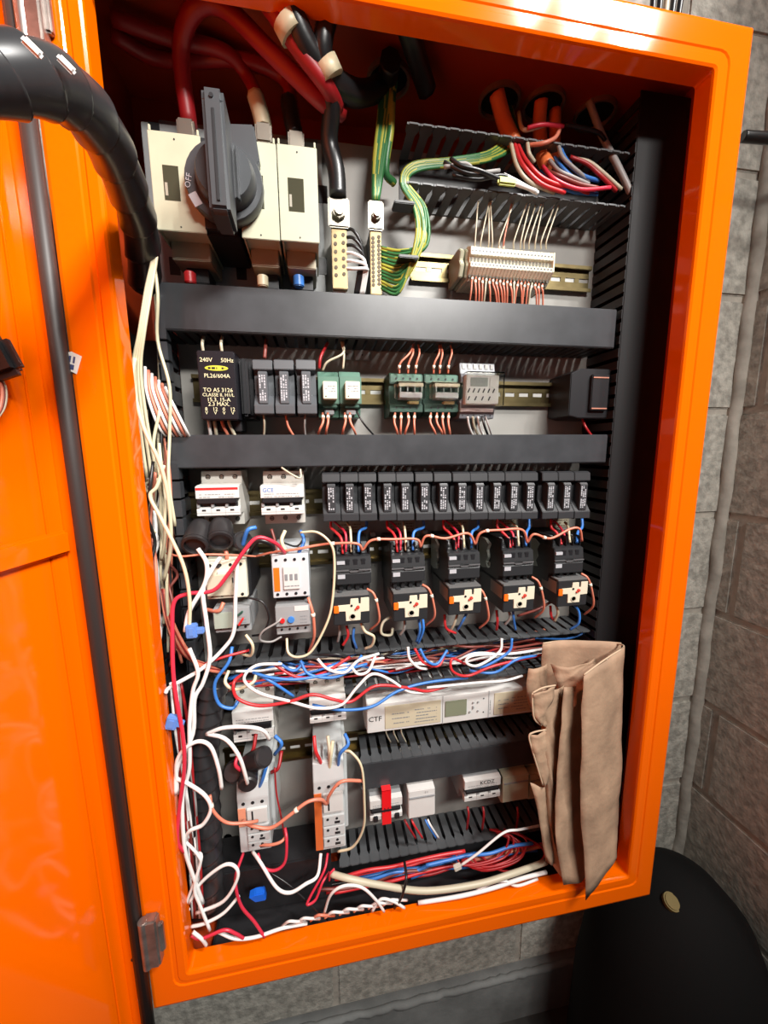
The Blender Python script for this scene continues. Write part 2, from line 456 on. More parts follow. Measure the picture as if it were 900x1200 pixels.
# top open duct
open_duct('wiring_duct', 'open slotted black duct at the top, carrying the red and green wires', 480, 737, (150, 173), 213, D=.058)
d3 = open_duct('wiring_duct', 'open slotted duct under the five black contactors', 240, 694, (778, 744), 832, D=.058)
d4 = open_duct('wiring_duct', 'short covered slotted duct below the long meter with the small screen', 425, 640, (897, 864), 925, D=.06, cover=True, pitch=.0155)
d5 = open_duct('wiring_duct', 'lowest slotted duct, beneath the red-taped safety switch', 400, 660, (1014, 970), 1047, D=.058, pitch=.0155)
# vertical ducts
VX0 = U(713, 560, DY).x; VX1 = U(768, 560, DY).x
t = thing('wiring_duct', 'tall black covered duct standing along the right edge of the plate', 'cable duct', ((VX0+VX1)/2, PY, -.1)); hx = (VX1-VX0)/2
MB().box(-hx, hx, -(PY-DY)-.001, -(PY-DY)+.001, -.5, .542, bev=.0009).build('cover', mat('duct_pvc_matt_shaded', (.010, .010, .011), .6), t)  # real cover, widened and blackened to stand in for the shadow beside it
for s in (-1, 1):
    mb = MB(); z = -.5
    while z < .535: mb.box(s*hx-.0009, s*hx+.0009, -(PY-DY), -.0003, z, z+.011); z += .0165
    mb.build('slotted_wall', DUCTD, t)
MB().box(-hx, hx, -.002, -.0003, -.5, .542).build('base', DUCTD, t)
LX1 = U(190, 460, DY).x; LX0 = LX1-.045
t = thing('wiring_duct', 'tall open slotted duct along the left edge, stuffed with cream and red wires', 'cable duct', ((LX0+LX1)/2, PY, -.1)); hx = .0225
MB().box(-hx, hx, -.002, -.0003, -.47, .24).build('base', DUCTD, t)
for s in (-1, 1):
    mb = MB(); z = -.47
    while z < .23:
        mb.box(s*hx-.0011, s*hx+.0011, -.064, -.0003, z, z+.0165)
        mb.prism([(s*hx-.001, z-.001), (s*hx+.010, z-.001), (s*hx+.010, z+.019), (s*hx-.001, z+.019)], -.064, -.05, 'Y', bev=.0006) if s > 0 else None
        z += .0225
    mb.build('slotted_wall', DUCT, t)
# flat black cover lying at the bottom of the cabinet
p0 = U(225, 1085, .03); 
t = MB().box(-.165, .40, .030, .125, -.681, -.667, bev=.003).build('wiring_duct', mat('bottom_duct', (.018, .018, .02), .35, vary=.2), None)
tag(t, 'black covered duct lying along the cabinet floor under the loose white wires', 'cable duct')

t = MB().box(-.20, -.0, .072, .128, -.667, -.592, bev=.002).build('wiring_duct', mat('bottom_duct', (.018, .018, .02), .35, vary=.2), None)
tag(t, 'plain black covered duct in the lower left corner behind the loose wires', 'cable duct')
# ------------------------------------------------------------------ DIN rails
def rail(label, px0, px1, py):
    a = U(px0, py, PY-.0075); b = U(px1, py, PY-.0075); L = b.x-a.x
    # height at middle of the span
    z = a.z if py else 0
    t = thing('din_rail', label, 'mounting rail', ((a.x+b.x)/2, PY, z))
    mb = MB()
    # perforated web: two strips and bridges between slots
    mb.box(-L/2, L/2, -.0015, 0, .0028, .0135); mb.box(-L/2, L/2, -.0015, 0, -.0135, -.0028)
    x = -L/2
    while x < L/2: mb.box(x, min(L/2, x+.0072), -.0015, 0, -.003, .003); x += .0225
    for s in (1, -1):
        mb.box(-L/2, L/2, -.0075, -.0001, s*.0125, s*.0137); mb.box(-L/2, L/2, -.0085, -.0072, s*.0125, s*.0175, bev=.0004)
    mb.build('rail_profile', ZINC, t)
    sl = MB(); x = -L/2+.0072
    while x < L/2-.016: sl.box(x+.0003, x+.015, -.0004, .0006, -.0028, .0028, bev=.0002); x += .0225
    sl.build('slot_row', mat('plate_seen_through_slots', (.6, .6, .58), .4), t)
    return t
rail('top brass-coloured slotted rail carrying the white terminal strip', 482, 694, 312)
rail('slotted rail crossing behind the transformer, relays and timer', 225, 706, 455)
rail('slotted rail behind the two breakers and the row of black fuse holders', 222, 700, 592)
rail('slotted rail behind the five black contactors', 290, 697, 652)
rail('slotted rail at the height of the long meter with the screen', 262, 640, 822)
rail('slotted rail behind the two tall white contactors near the bottom', 262, 640, 890)

# ------------------------------------------------------------------ device builders
def dbox(px0, py0, px1, py1, y):
    a = U(px0, (py0+py1)/2, y); b = U(px1, (py0+py1)/2, y); c = U((px0+px1)/2, py0, y); d = U((px0+px1)/2, py1, y)
    return (a.x+b.x)/2, (c.z+d.z)/2, b.x-a.x, c.z-d.z
def holes_row(name, parent, xs, z, y, r, m=BLACK, depth=.001, square=False):
    for x in xs:
        mb = MB()
        if square: mb.box(x-r, x+r, y-depth, y+.001, z-r, z+r)
        else: mb.cyl((x, y-depth/2+.0005, z), r, depth+.001, seg=14)
        mb.build(name, m, parent)
def screw(parent, x, y, z, r, m=STEEL, name='terminal_screw'):
    mb = MB(); mb.cyl((x, y, z), r, .0012, seg=14, m=BLACK); mb.cyl((x, y-.0006, z), r*.72, .001, seg=12, m=m); mb.box(x-r*.6, x+r*.6, y-.0014, y-.001, z-r*.12, z+r*.12, m=BLACK)
    mb.build(name, m, parent)

def breaker(label, px, y, poles=3, face=WHITE, term=LGREY, band=None, brand=None, lever='single', dark=True, group=None, name='circuit_breaker', tape=False):
    x, z, w, h = dbox(*px, y)
    t = thing(name, label, 'circuit breaker', (x, PY, z), group); D = PY-y; hx, hh = w/2, h/2
    prof = [(-.0003, -hh), (-.0003, hh), (-D*.62, hh), (-D*.64, hh*.56), (-D*.9, hh*.54), (-D*.9, -hh*.5), (-D*.64, -hh*.52), (-D*.62, -hh)]
    MB().prism(prof, -hx, hx, 'X', bev=.0006).build('body', term, t)
    f = MB(); f.prism([(-D*.88, hh*.54), (-D, hh*.5), (-D, hh*.08), (-D*.9, hh*.06)], -hx*1.02, hx*1.02, 'X', bev=.0004)
    f.prism([(-D*.88, -hh*.22), (-D*.97, -hh*.22), (-D, -hh*.3), (-D, -hh*.52), (-D*.88, -hh*.56)], -hx*1.02, hx*1.02, 'X', bev=.0004)
    fo = f.build('front_cover', face, t)
    MB().box(-hx*.99, hx*.9, -D*.95, -D*.85, -hh*.24, hh*.07, bev=.0005).build('toggle_recess', DGREY, t)
    pw = w/poles
    tg = MB(); tg.box(-hx*.96, hx*.9, -D*1.04, -D*.94, -hh*.1, hh*.06, bev=.001)
    lv = tg.build('toggle', BLACK if dark else face, t)
    for k in range(poles):
        cx = -hx+pw*(k+.5)
        screw(t, cx, -D*.625, hh*.78, pw*.19, TINNED); screw(t, cx, -D*.63, -hh*.78, pw*.17, TINNED)
        MB().box(cx-pw*.5, cx-pw*.28, -D*1.01, -D*.9, -hh*.24, -hh*.08, bev=.0006).build('switch_lever', LGREY, t)
        if not tape: MB().box(cx-pw*.16, cx+pw*.12, -D-.0002, -D+.001, -hh*.36, -hh*.3).build('status_window', BLACK, t)
    if band: MB().box(-hx*1.0, hx*.98, -D-.0003, -D+.0005, hh*.38, hh*.46).build('colour_band', band, t)
    if brand: text_mesh('lettering', [(brand[0], -hx*.92, hh*.36, h*.1, 'LEFT')], brand[1], t).location = (0, -D-.0002, 0)
    rn = random.Random(int(px[0])); mb = MB(); marks(mb, -hx*.85, hx*.8, hh*.12, hh*.3, -D-.0001, 2, GPRINT, rn, fill=.25); mb.build('small_print', GPRINT, t)
    ln = MB()
    for k in range(1, poles): ln.box(-hx+pw*k-.0001, -hx+pw*k+.0001, -D-.00015, -D+.001, -hh*.54, -hh*.24)
    ln.box(-hx, hx, -D-.00015, -D+.001, -hh*.43, -hh*.42)
    ln.build('seam', GPRINT, t)
    return t, w, h, D

def fuse_holder(label, px, y, m, group=None, seed=0, up=True):
    x, z, w, h = dbox(*px, y)
    t = thing('fuse_holder', label, 'fuse holder', (x, PY, z), group); D = PY-y; hx, hh = w/2*.96, h/2
    prof = [(-.0003, -hh*.92), (-.0003, hh*.95), (-D*.84, hh), (-D*.92, hh*.94), (-D*.94, hh*.62), (-D*.78, hh*.5), (-D*.78, -hh*.25), (-D*.84, -hh*.3), (-D, -hh*.66), (-D, -hh*.96), (-D*.9, -hh)]
    MB().prism(prof, -hx, hx, 'X', bev=.0006).build('body', m, t)
    rn = random.Random(seed)
    c = MB(); c.prism([(-D*.77, hh*.56), (-D*.97, hh*.54), (-D, hh*.46), (-D, -hh*.6), (-D*.77, -hh*.62)], -hx*.46, hx*.46, 'X', bev=.0005)
    cr = c.build('fuse_carrier', mat('carrier_'+m.name, tuple(min(1, v*1.15) for v in m.node_tree.nodes['Principled BSDF'].inputs['Base Color'].default_value[:3]), .4), t)
    for s in (-1, 1):
        MB().prism([(-D*.78, -hh*.2), (-D*.99, -hh*.66), (-D*.78, -hh*.7)], s*hx*.98, s*hx*.72, 'X').build('cheek', m, t)
    mb = MB(); marks(mb, -hx*.36, hx*.36, -hh*.5, -hh*.12, -D-.0001, 3, WPRINT, rn, True, .6); marks(mb, -hx*.36, hx*.36, -hh*.06, hh*.4, -D-.0001, 3, WPRINT, rn, True, .6)
    mb.build('printed_rating', WPRINT, cr)
    return t

# ------------------------------------------------------------------ isolator switch (top left)
IY = .038
x, z, w_, h_ = dbox(172, 152, 370, 268, IY)
iso = thing('isolator_switch', 'big cream and grey rotary isolator switch with a dark handle', 'switch', (x, PY, z)); D = PY-IY
pl = U(165, 140, PY-.012); pr = U(374, 335, PY-.012)
pb = MB(); pb.box(pl.x-x, pr.x-x+.008, -.014, -.0003, U(165, 335, PY-.012).z-z, U(165, 143, PY-.012).z-z, bev=.001); pb.build('base_plate', LGREY, iso)
for (qx, qy) in ((181, 155), (205, 312), (283, 318), (378, 228), (378, 312)):
    c = U(qx, qy, PY-.014); MB().box(c.x-x-.006, c.x-x+.006, -.0146, -.014, c.z-z-.010, c.z-z+.010, bev=.0003).build('mounting_slot', BLACK, iso)
def pole(px0, px1, pyt, pyb, win):
    a = U(px0, pyt[0], IY); b = U(px1, pyt[1], IY); c = U(px0, pyb, IY)
    x0, x1, z1, z0 = a.x-x, b.x-x, (a.z+b.z)/2-z, c.z-z
    mb = MB(); mb.box(x0, x1, -D, -D+.002, z0, z1, bev=.0005); mb.box(x0+.0006, x1-.0006, -D+.001, -.03, z0+.004, z1-.004, bev=.001)
    mb.prism([(-D+.001, z0+.001), (-D+.001, z0+.004), (-.02, z0+.004), (-.02, z0-.002)], x0+.001, x0+.0025, 'X'); mb.prism([(-D+.001, z0+.001), (-D+.001, z0+.004), (-.02, z0+.004), (-.02, z0-.002)], x1-.0025, x1-.001, 'X')
    mb.box(x0+.001, x0+.003, -D, -D+.002, z1-.0005, z1+.005, bev=.0004); mb.box(x1-.003, x1-.001, -D, -D+.002, z1-.0005, z1+.005, bev=.0004)
    p = mb.build('pole_housing', CREAM, iso)
    # terminal shroud below
    mb = MB(); mb.box(x0+.004, x1-.004, -D*.7, -.014, z0-.014, z0+.006, bev=.001); mb.build('terminal_shroud', mat('shroud_plastic', (.36, .33, .24), .5), iso)
    mb = MB(); mb.box((x0+x1)/2-.012, (x0+x1)/2+.012, -D*.5, -.014, z0-.03, z0-.008, bev=.001); mb.build('terminal_chamber', DGREY, iso)
    wa = U(win[0], win[1], IY); wb_ = U(win[2], win[3], IY)
    MB().box(wa.x-x, wb_.x-x, -D-.0003, -D+.0005, wb_.z-z, wa.z-z).build('inspection_window', mat('smoked_window', (.05, .048, .03), .12), p)
    MB().box(wa.x-x+.001, wa.x-x+.0035, -D-.0005, -D, wb_.z-z+.004, (wa.z+wb_.z)/2-z).build('contact_seen_inside', mat('contact_tin', (.3, .28, .22), .4), p)
    for zz in (z0+.004, z1-.006): MB().cyl(((x0+x1)/2, -D-.0001, zz), .0008, .0006, seg=10).build('rivet', BLACK, p)
    return x0, x1, z0, z1
pole(172, 234, (152, 158), 268, (190, 193, 212, 236))
pole(277, 323, (163, 168), 278, (290, 204, 310, 245))
pole(324, 371, (167, 174), 281, (337, 208, 357, 249))
ma = U(233, 160, IY+.004); mb_ = U(281, 278, IY+.004)
mb = MB(); mb.box(ma.x-x, mb_.x-x, -D+.004, -.02, mb_.z-z, ma.z-z, bev=.001); mb.box(ma.x-x+.001, mb_.x-x-.001, -D-.002, -D+.006, mb_.z-z+.002, mb_.z-z+.03, bev=.001)
for k in range(4): mb.box(mb_.x-x-.001, mb_.x-x+.0025, -D-.001, -D+.004, mb_.z-z+.008+.009*k, mb_.z-z+.011+.009*k)
mb.build('mechanism_block', BLACK, iso)
for c_, (qx, qy) in (('red', (223, 326)), ('cream', (308, 330)), ('blue', (350, 330))):
    q = U(qx, qy, .075); MB().cyl((q.x-x, q.y-PY, q.z-z), .0062, .012, 'Z', bev=.001).build('cable_sleeve', WC[c_], iso)
# round knob with grip bar
KY = -.006
k0 = U(252, 185, KY)
kc = Vector((k0.x-x, 0, k0.z-z))
KD = PY-KY
mb = MB(); mb.lathe([(.036, -D), (.037, -D-.004), (.037, -D-.013), (.036, -D-.015), (.0, -D-.015)], (kc.x+.001, 0, kc.z+.0), 'Y', 30)
mb.build('dial_plate', GREY, iso)
q = U(284, 180, IY-.013)
MB().prism([(q.x-x-.012, q.z-z+.026), (q.x-x+.012, q.z-z+.028), (q.x-x+.016, q.z-z-.004), (q.x-x+.006, q.z-z-.03), (q.x-x-.016, q.z-z-.026)], -D-.012, -D-.001, 'Y', bev=.0015).build('lock_plate', GREY, iso)
mb = MB(); mb.lathe([(.0285, -D-.014), (.0285, -D-.018), (.027, -D-.026), (.025, -D-.03), (.0, -D-.03)], (kc.x+.004, 0, kc.z), 'Y', 30)
kn = mb.build('knob', GREY, iso)
ht = U(238, 97, -.022); hb = U(265, 248, -.022)
hxc = (ht.x+hb.x)/2-x; hz1 = ht.z-z; hz0 = hb.z-z
mb = MB()
mb.prism([(-D-.026, hz0-.004), (-D-.026, hz1-.006), (-(PY+.022), hz1), (-(PY+.022)-.001, hz1-.01), (-(PY+.022), hz0+.002), (-(PY+.019), hz0)], hxc-.0085, hxc+.0095, 'X', bev=.003)
gp = mb.build('grip_bar', GREY, kn)
yy = -(PY+.0228)
MB().box(hxc-.0010, hxc+.0018, yy-.0006, yy+.002, hz0+.008, hz1-.018, bev=.0004).build('grip_slot', BLACK, gp)
MB().cyl((hxc, yy, hz1-.009), .0018, .002, seg=10).build('grip_hole', BLACK, gp)
MB().box(hxc+.0125, hxc+.0145, -D-.034, -D-.026, kc.z-.026, kc.z+.02, bev=.0008).build('knob_ridge', GREY, kn)
text_mesh('lettering', [('OFF', 0, 0, .0075, 'CENTER')], WPRINT, iso, M=Matrix.Translation((kc.x-.0315, -D-.0156, kc.z-.004)) @ Matrix.Rotation(-1.35, 4, 'Y'))
MB().box(-.004, .004, -.0001, .0001, -.006, .006, M=Matrix.Translation((kc.x-.0265, -D-.0154, kc.z-.0195)) @ Matrix.Rotation(-.5, 4, 'Y')).build('position_mark', WPRINT, iso)

# ------------------------------------------------------------------ neutral and earth bars
def link_bar(name, label, px0, px1, pyt, pyb, y, rows, base):
    a = U(px0, pyt, y); b = U(px1, pyt, y); c = U((px0+px1)/2, pyb, y); hx = (b.x-a.x)/2
    t = thing(name, label, 'terminal bar', ((a.x+b.x)/2, PY, (a.z+c.z)/2)); hh = (a.z-c.z)/2; D = PY-y
    MB().box(-hx*.72, hx*.72, -D, -D+.009, -hh+.0, hh-.012, bev=.0006).build('brass_bar', BRASS, t)
    MB().box(-hx*.6, hx*.6, -D+.009, -.0003, -hh-.006, hh-.02, bev=.0006).build('insulated_support', base, t)
    MB().box(-hx, hx, -D-.0035, -D+.0, hh-.028, hh+.004, bev=.002).build('cable_lug', TINNED, t)
    bo = MB(); bo.cyl((0, -D-.007, hh-.014), hx*.62, .007, seg=6, bev=.0006, m=TINNED); bo.cyl((0, -D-.0115, hh-.014), hx*.42, .003, seg=18, m=TINNED); bo.build('bolt', TINNED, t)
    z = hh-.036; s = 1
    for k in range(rows):
        for sx in (-.38, .38):
            MB().cyl((hx*sx, -D-.0001, z+(.0018 if sx > 0 else 0)), .0021, .0012, seg=12).build('terminal_screw', mat('aged_screw', (.06, .045, .03), .5, .6), t)
        z -= (2*hh-.042)/rows
    return t
link_bar('neutral_bar', 'brass neutral bar with a large bolted lug, just right of the isolator', 384, 409, 236, 338, .082, 6, WHITE)
link_bar('earth_bar', 'long thin brass earth bar fed by green-yellow cable', 431, 449, 240, 345, .088, 12, BLACK)

# ------------------------------------------------------------------ terminal strip
TY = .078
a = U(552, 287, TY); b = U(649, 297, TY); zt_ = (U(600, 287, TY).z); zb_ = U(600, 327, TY).z
ts = thing('terminal_strip', 'strip of small cream rail terminals with salmon wires hanging below', 'terminal block', ((a.x+b.x)/2, PY, (zt_+zb_)/2)); D = PY-TY
n = 24; wd = (b.x-a.x)/n; hh = (zt_-zb_)/2; pr = None
for k in range(n):
    cx = a.x+wd*(k+.5)-(a.x+b.x)/2
    if pr is None:
        m_ = MB(); m_.prism([(-.004, -hh*1.0), (-.004, hh*1.0), (-D*.8, hh*1.0), (-D, hh*.72), (-D, hh*.28), (-D*.93, hh*.22), (-D*.93, -.12*hh), (-D, -.16*hh), (-D, -hh*.42), (-D*.72, -hh*1.0)], -wd*.46, wd*.46, 'X', bev=.0003)
        pr = m_.build('terminal', CREAM2, ts); pr.location.x = cx
        for zz, yy in ((hh*.5, -D), (-hh*.28, -D)): MB().cyl((0, yy, zz), .0011, .0006, seg=10).build('screw_hole', BLACK, pr)
        MB().box(-wd*.3, wd*.3, -D*.93-.0005, -D*.93, -.06*hh, .18*hh).build('test_slot', mat('slot_shadow', (.12, .11, .08), .6), pr)
        MB().box(-wd*.26, wd*.26, -D*.85, -D*.8, -.9*hh, -.55*hh).build('entry', mat('slot_shadow', (.12, .11, .08), .6), pr)
    else:
        c = copy_tree(pr, ts); c.location.x = cx
for px in (542, 549): 
    q = U(px, 305, TY+.006); MB().prism([(-.004, -.018), (-.004, .018), (-.042, .018), (-.05, .012), (-.046, .003), (-.05, -.004), (-.044, -.017)], q.x-ts.location.x-.0028, q.x-ts.location.x+.0028, 'X', bev=.0008).build('end_clamp', CREAM, ts)
MB().prism([(-.004, -hh*1.05), (-.004, hh*1.02), (-D*.8, hh*1.02), (-D*1.01, hh*.74), (-D*1.01, -hh*.4), (-D*.7, -hh*1.05)], (b.x-a.x)/2, (b.x-a.x)/2+.0018, 'X', bev=.0003).build('end_plate', CREAM2, ts)

# ------------------------------------------------------------------ transformer
TRY = .062
x, z, w_, h_ = dbox(233, 411, 277, 492, TRY)
tr = thing('transformer', 'black bell transformer printed in yellow, left end of its row', 'transformer', (x, PY, z)); D = PY-TRY; hx, hh = w_/2, h_/2
MB().box(-hx, hx, -D, -.02, -hh, hh, bev=.0012).build('body', mat('transformer_case', (.008, .008, .012), .35), tr)
MB().box(-hx-.006, hx+.019, -.046, -.0003, -hh*.9, hh*.97, bev=.004).build('iron_core', BLACK, tr)
MB().box(hx+.0015, hx+.011, -.058, -.044, -hh*.85, hh*.9, bev=.003).build('core_rib', BLACK, tr)
cs = h_
s_ = .0068
txt = text_mesh('yellow_lettering', [('240V', -hx*.86, hh*.73, s_*.95, 'LEFT'), ('50Hz', hx*.93, hh*.73, s_*.95, 'RIGHT')], CREAMP, tr); txt.location.y = -D-.0001
text_mesh('yellow_lettering', [('PL26/604A', 0, hh*.28, s_*.93, 'CENTER'), ('TO AS 3126', 0, -hh*.13, s_*.93, 'CENTER'), ('CLASSE II, H1/L', 0, -hh*.27, s_*.78, 'CENTER'), ('15.3, 15-A', 0, -hh*.41, s_*.9, 'CENTER'), ('2.3 MAX.', 0, -hh*.54, s_*.9, 'CENTER')] +
          [(c, -hx*.7+hx*.47*k, -hh*.69, s_*.85, 'CENTER') for k, c in enumerate(('8', '12', '0', '12'))] + [('V', -hx*.7+hx*.47*k, -hh*.8, s_*.75, 'CENTER') for k in range(4)], CREAMP, tr).location.y = -D-.0001
MB().prism([(hx*.62*math.cos(a_), hh*.505+hh*.075*math.sin(a_)) for a_ in [k*PI/12 for k in range(24)]], -D-.0002, -D+.0003, 'Y').build('oval_badge', YEL, tr)
mb = MB(); marks(mb, -hx*.45, hx*.45, hh*.475, hh*.545, -D-.0003, 1, BLACK, random.Random(5), fill=.8); mb.build('badge_print', BLACK, tr)
MB().box(-hx*.8, hx*.95, -.05, -.014, -hh-.012, -hh*.93, bev=.001).build('terminal_foot', BLACK, tr)

# ------------------------------------------------------------------ fuse holders
nm = ('leftmost', 'middle', 'rightmost')
for k, (a_, b_) in enumerate(((296, 320), (321, 345), (347, 371))):
    fuse_holder('%s of three slate grey fuse holders beside the transformer' % nm[k], (a_, 419, b_, 486), .068, mat('slate_plastic', (.075, .08, .088), .42), seed=k+30)
fx = [388.5, 410, 431.5, 454.5, 475.5, 498, 520, 542, 562.5, 583, 603, 622, 646, 665, 684]
fw = [21.5]*3+[21]*3+[21]*3+[20]*3+[19]*3
ordn = ['first', 'second', 'third', 'fourth', 'fifth', 'sixth', 'seventh', 'eighth', 'ninth', 'tenth', 'eleventh', 'twelfth', 'thirteenth', 'fourteenth', 'last']
HB = mat('charcoal_plastic', (.03, .031, .034), .42)
for k, (c, wd_) in enumerate(zip(fx, fw)):
    fuse_holder('charcoal fuse holder, %s from the left in the long row of fifteen' % ordn[k], (c-wd_/2, 554-k*.1, c+wd_/2, 612-k*.25), .066, HB, 'charcoal fuse holders in the long row', seed=k)

# ------------------------------------------------------------------ relays on green sockets
def relay(label, px, y, kind):
    x, z, w, h = dbox(*px, y)
    t = thing('relay', label, 'relay', (x, PY, z)); D = PY-y; hx, hh = w/2, h/2
    if kind == 'white':
        MB().prism([(-.0003, -hh), (-.0003, hh), (-D*.55, hh), (-D*.62, hh*.72), (-D*.8, hh*.7), (-D*.8, -hh*.45), (-D*.6, -hh*.6), (-D*.55, -hh)], -hx, hx, 'X', bev=.0005).build('socket', GREENL, t)
        MB().box(-hx*.55, hx*.75, -D, -D*.75, -hh*.3, hh*.42, bev=.0006).build('relay_body', CREAM2, t)
        mb = MB(); marks(mb, -hx*.35, hx*.6, hh*.0, hh*.3, -D-.0001, 3, GPRINT, random.Random(2), fill=.35); mb.cyl((-hx*.3, -D, -hh*.2), .0009, .0004, m=BLACK, seg=10); mb.build('small_print', GPRINT, t)
        MB().box(-hx*.6, hx*.8, -D*.78, -D*.6, -hh*.62, -hh*.34, bev=.001).build('retaining_clip', GREEN, t)
        MB().box(-hx*.4, hx*.5, -D*.7, -D*.5, -hh*.9, -hh*.66, bev=.001).build('marker_tab', LGREY, t)
        for k in range(4):
            cx = -hx*.75+hx*.5*k
            MB().cyl((cx, -D*.64, hh*.62), .0017, .001, seg=12).build('terminal_hole', BLACK, t); MB().cyl((cx, -D*.56, hh*.86), .0017, .001, seg=12).build('terminal_hole', BLACK, t)
    else:
        MB().prism([(-.0003, -hh), (-.0003, hh), (-D*.6, hh), (-D*.7, hh*.9), (-D*.7, hh*.5), (-D*.62, hh*.45), (-D*.62, -hh*.4), (-D*.72, -hh*.45), (-D*.72, -hh*.8), (-D*.55, -hh)], -hx, hx, 'X', bev=.0005).build('socket', GREEN, t)
        MB().box(-hx*.95, hx*.9, -D*.715, -D*.68, hh*.55, hh*.92, bev=.0004).build('terminal_face', GREENL, t)
        cv = MB().box(-hx*.82, hx*.98, -D, -D*.63, -hh*.28, hh*.5, bev=.0012).build('clear_case', CLEAR, t)
        MB().box(-hx*.55, hx*.8, -D*.92, -D*.7, -hh*.22, hh*.05, bev=.0008).build('coil', mat('coil_wrap', (.4, .4, .4), .35), t)
        for k in range(4):
            cx = -hx*.5+hx*.42*k
            MB().box(cx-.0009, cx+.0009, -D*.93, -D*.7, hh*.05, hh*.42, bev=.0003).build('contact_blade', STEEL, t)
            MB().cyl((-hx*.62+hx*.42*k, -D*.72, hh*.72), .0014, .001, seg=12).build('terminal_hole', BLACK, t)
            MB().cyl((-hx*.62+hx*.42*k, -D*.73, -hh*.62), .0014, .001, seg=12).build('terminal_hole', BLACK, t)
        MB().box(-hx*.6, hx*.85, -D*.95, -D*.72, hh*.28, hh*.44, bev=.0006).build('contact_carrier', mat('carrier_cream', (.55, .5, .36), .4), t)
        MB().box(hx*.1, hx*.7, -D*.8, -D*.6, -hh*.46, -hh*.32, bev=.0004).build('marker_tab', mat('tab_yellow', (.45, .38, .14), .4), t)
    return t
relay('green socket relay with white block, left of the pair beside the grey fuse holders', (373, 430, 398, 487), .068, 'white')
relay('green socket relay with white block, right of the pair next to the bare rail', (399, 430, 425, 487), .068, 'white')
relay('clear-cased relay on a green socket, left one nearest the bare rail', (460, 433, 500, 486), .07, 'clear')
relay('clear-cased relay on a green socket, right one touching the timer', (502, 434, 543, 486), .07, 'clear')

# ------------------------------------------------------------------ timer
x, z, w_, h_ = dbox(543, 422, 588, 490, .07)
tm = thing('timer', 'grey digital time switch with small screen and slanted buttons', 'timer', (x, PY, z)); D = PY-.07; hx, hh = w_/2, h_/2
MB().prism([(-.0003, -hh), (-.0003, hh), (-D*.7, hh), (-D*.75, hh*.62), (-D*.8, hh*.6), (-D*.8, -hh*.6), (-D*.75, -hh*.98)], -hx*.95, hx*.9, 'X', bev=.0006).build('body', mat('timer_grey', (.17, .18, .2), .4), tm)
MB().box(-hx*.82, hx*.9, -D*.95, -D*.75, -hh*.5, hh*.52, bev=.0008).build('face', WHITE, tm)
MB().box(-hx*.6, hx*.3, -D*.96, -D*.94, hh*.12, hh*.42, bev=.0003).build('screen', mat('lcd_grey', (.28, .31, .29), .2), tm)
text_mesh('screen_digits', [('12:0', -hx*.15, hh*.27, .006, 'CENTER')], GPRINT, tm).location.y = -D*.963
MB().box(hx*.42, hx*.68, -D*.962, -D*.94, hh*.1, hh*.42).build('side_button', WHITE, tm)
for r in range(2):
    for k in range(6 if r == 0 else 4):
        cx = -hx*.68+k*hx*(.26 if r == 0 else .36); cz = -hh*(.03 if r == 0 else .3)
        MB().box(-.0009, .0009, -.0008, 0, -.003, .003, bev=.0003, M=Matrix.Translation((cx, -D*.95, cz)) @ Matrix.Rotation(.45, 4, 'Y')).build('button', GREY, tm)
MB().box(-hx*.95, hx*.8, -D*.83, -D*.78, -hh*.76, -hh*.62, bev=.0003).build('label_strip', mat('pink_grey_label', (.42, .36, .35), .5), tm)
cv = MB(); cv.box(-hx*.86, hx*1.08, -D*1.05, -D*1.02, -hh*.55, hh*.6, bev=.0003); cv.box(-hx*.86, hx*1.08, -D*1.05, -D*.8, hh*.56, hh*.6, bev=.0003); cv.box(hx*1.04, hx*1.08, -D*1.05, -D*.8, -hh*.55, hh*.6, bev=.0003)
cv.build('clear_flap', CLEAR, tm)
for k in range(6):
    MB().cyl((-hx*.8+k*hx*.3, -D*.76, -hh*.86), .0012, .001, seg=10).build('terminal_hole', BLACK, tm)
    MB().box(-hx*.85+k*hx*.3, -hx*.68+k*hx*.3, -D*.74, -D*.68, hh*.78, hh*.96, bev=.0004).build('terminal_screw', STEEL, tm)

# black module at the right end of that row
x, z, w_, h_ = dbox(668, 432, 714, 490, .082)
bmz = thing('power_supply', 'plain matt black module at the right end of the timer row', 'electrical module', (x, PY, z)); D = PY-.082; hx, hh = w_/2, h_/2
MB().prism([(-hx, -hh*.9), (-hx, hh*.8), (-hx*.5, hh), (hx, hh), (hx, -hh), (-hx*.5, -hh)], -D, -.0003, 'Y', bev=.001).build('body', BLACK, bmz)
MB().box(-hx*.05, hx*.8, -D-.006, -D, -hh*.7, hh*.75, bev=.001).build('front_block', BLACK, bmz)
for zz in (.62, -.62): MB().box(-hx*.02, hx*.75, -D-.0068, -D-.0055, hh*zz-.0008, hh*zz+.0008).build('copper_strip', mat('pink_strip', (.45, .2, .14), .4), bmz)
for q_, lab in (((400, 408, 413, 422), 'left one of two grey adhesive pads above the white relays'), ((416, 410, 433, 422), 'right one of two grey adhesive pads above the white relays')):
    x, z, w_, h_ = dbox(*q_, PY-.003)
    t = thing('cable_tie_mount', lab, 'cable mount', (x, PY, z)); MB().box(-w_/2, w_/2, -.003, -.0003, -h_/2, h_/2, bev=.0006).build('pad', LGREY, t); MB().cyl((0, -.0032, 0), .001, .0006, seg=10).build('pad_hole', BLACK, t)

# ------------------------------------------------------------------ upper breakers
breaker('white three-pole breaker with a red stripe across the top', (230, 553, 280, 620), .062, band=RED, term=mat('term_grey', (.5, .49, .45), .45))
breaker('white three-pole breaker with blue lettering, second from the left', (306, 553, 356, 618), .062, brand=('GCE', BLUEP), term=mat('term_grey', (.5, .49, .45), .45))

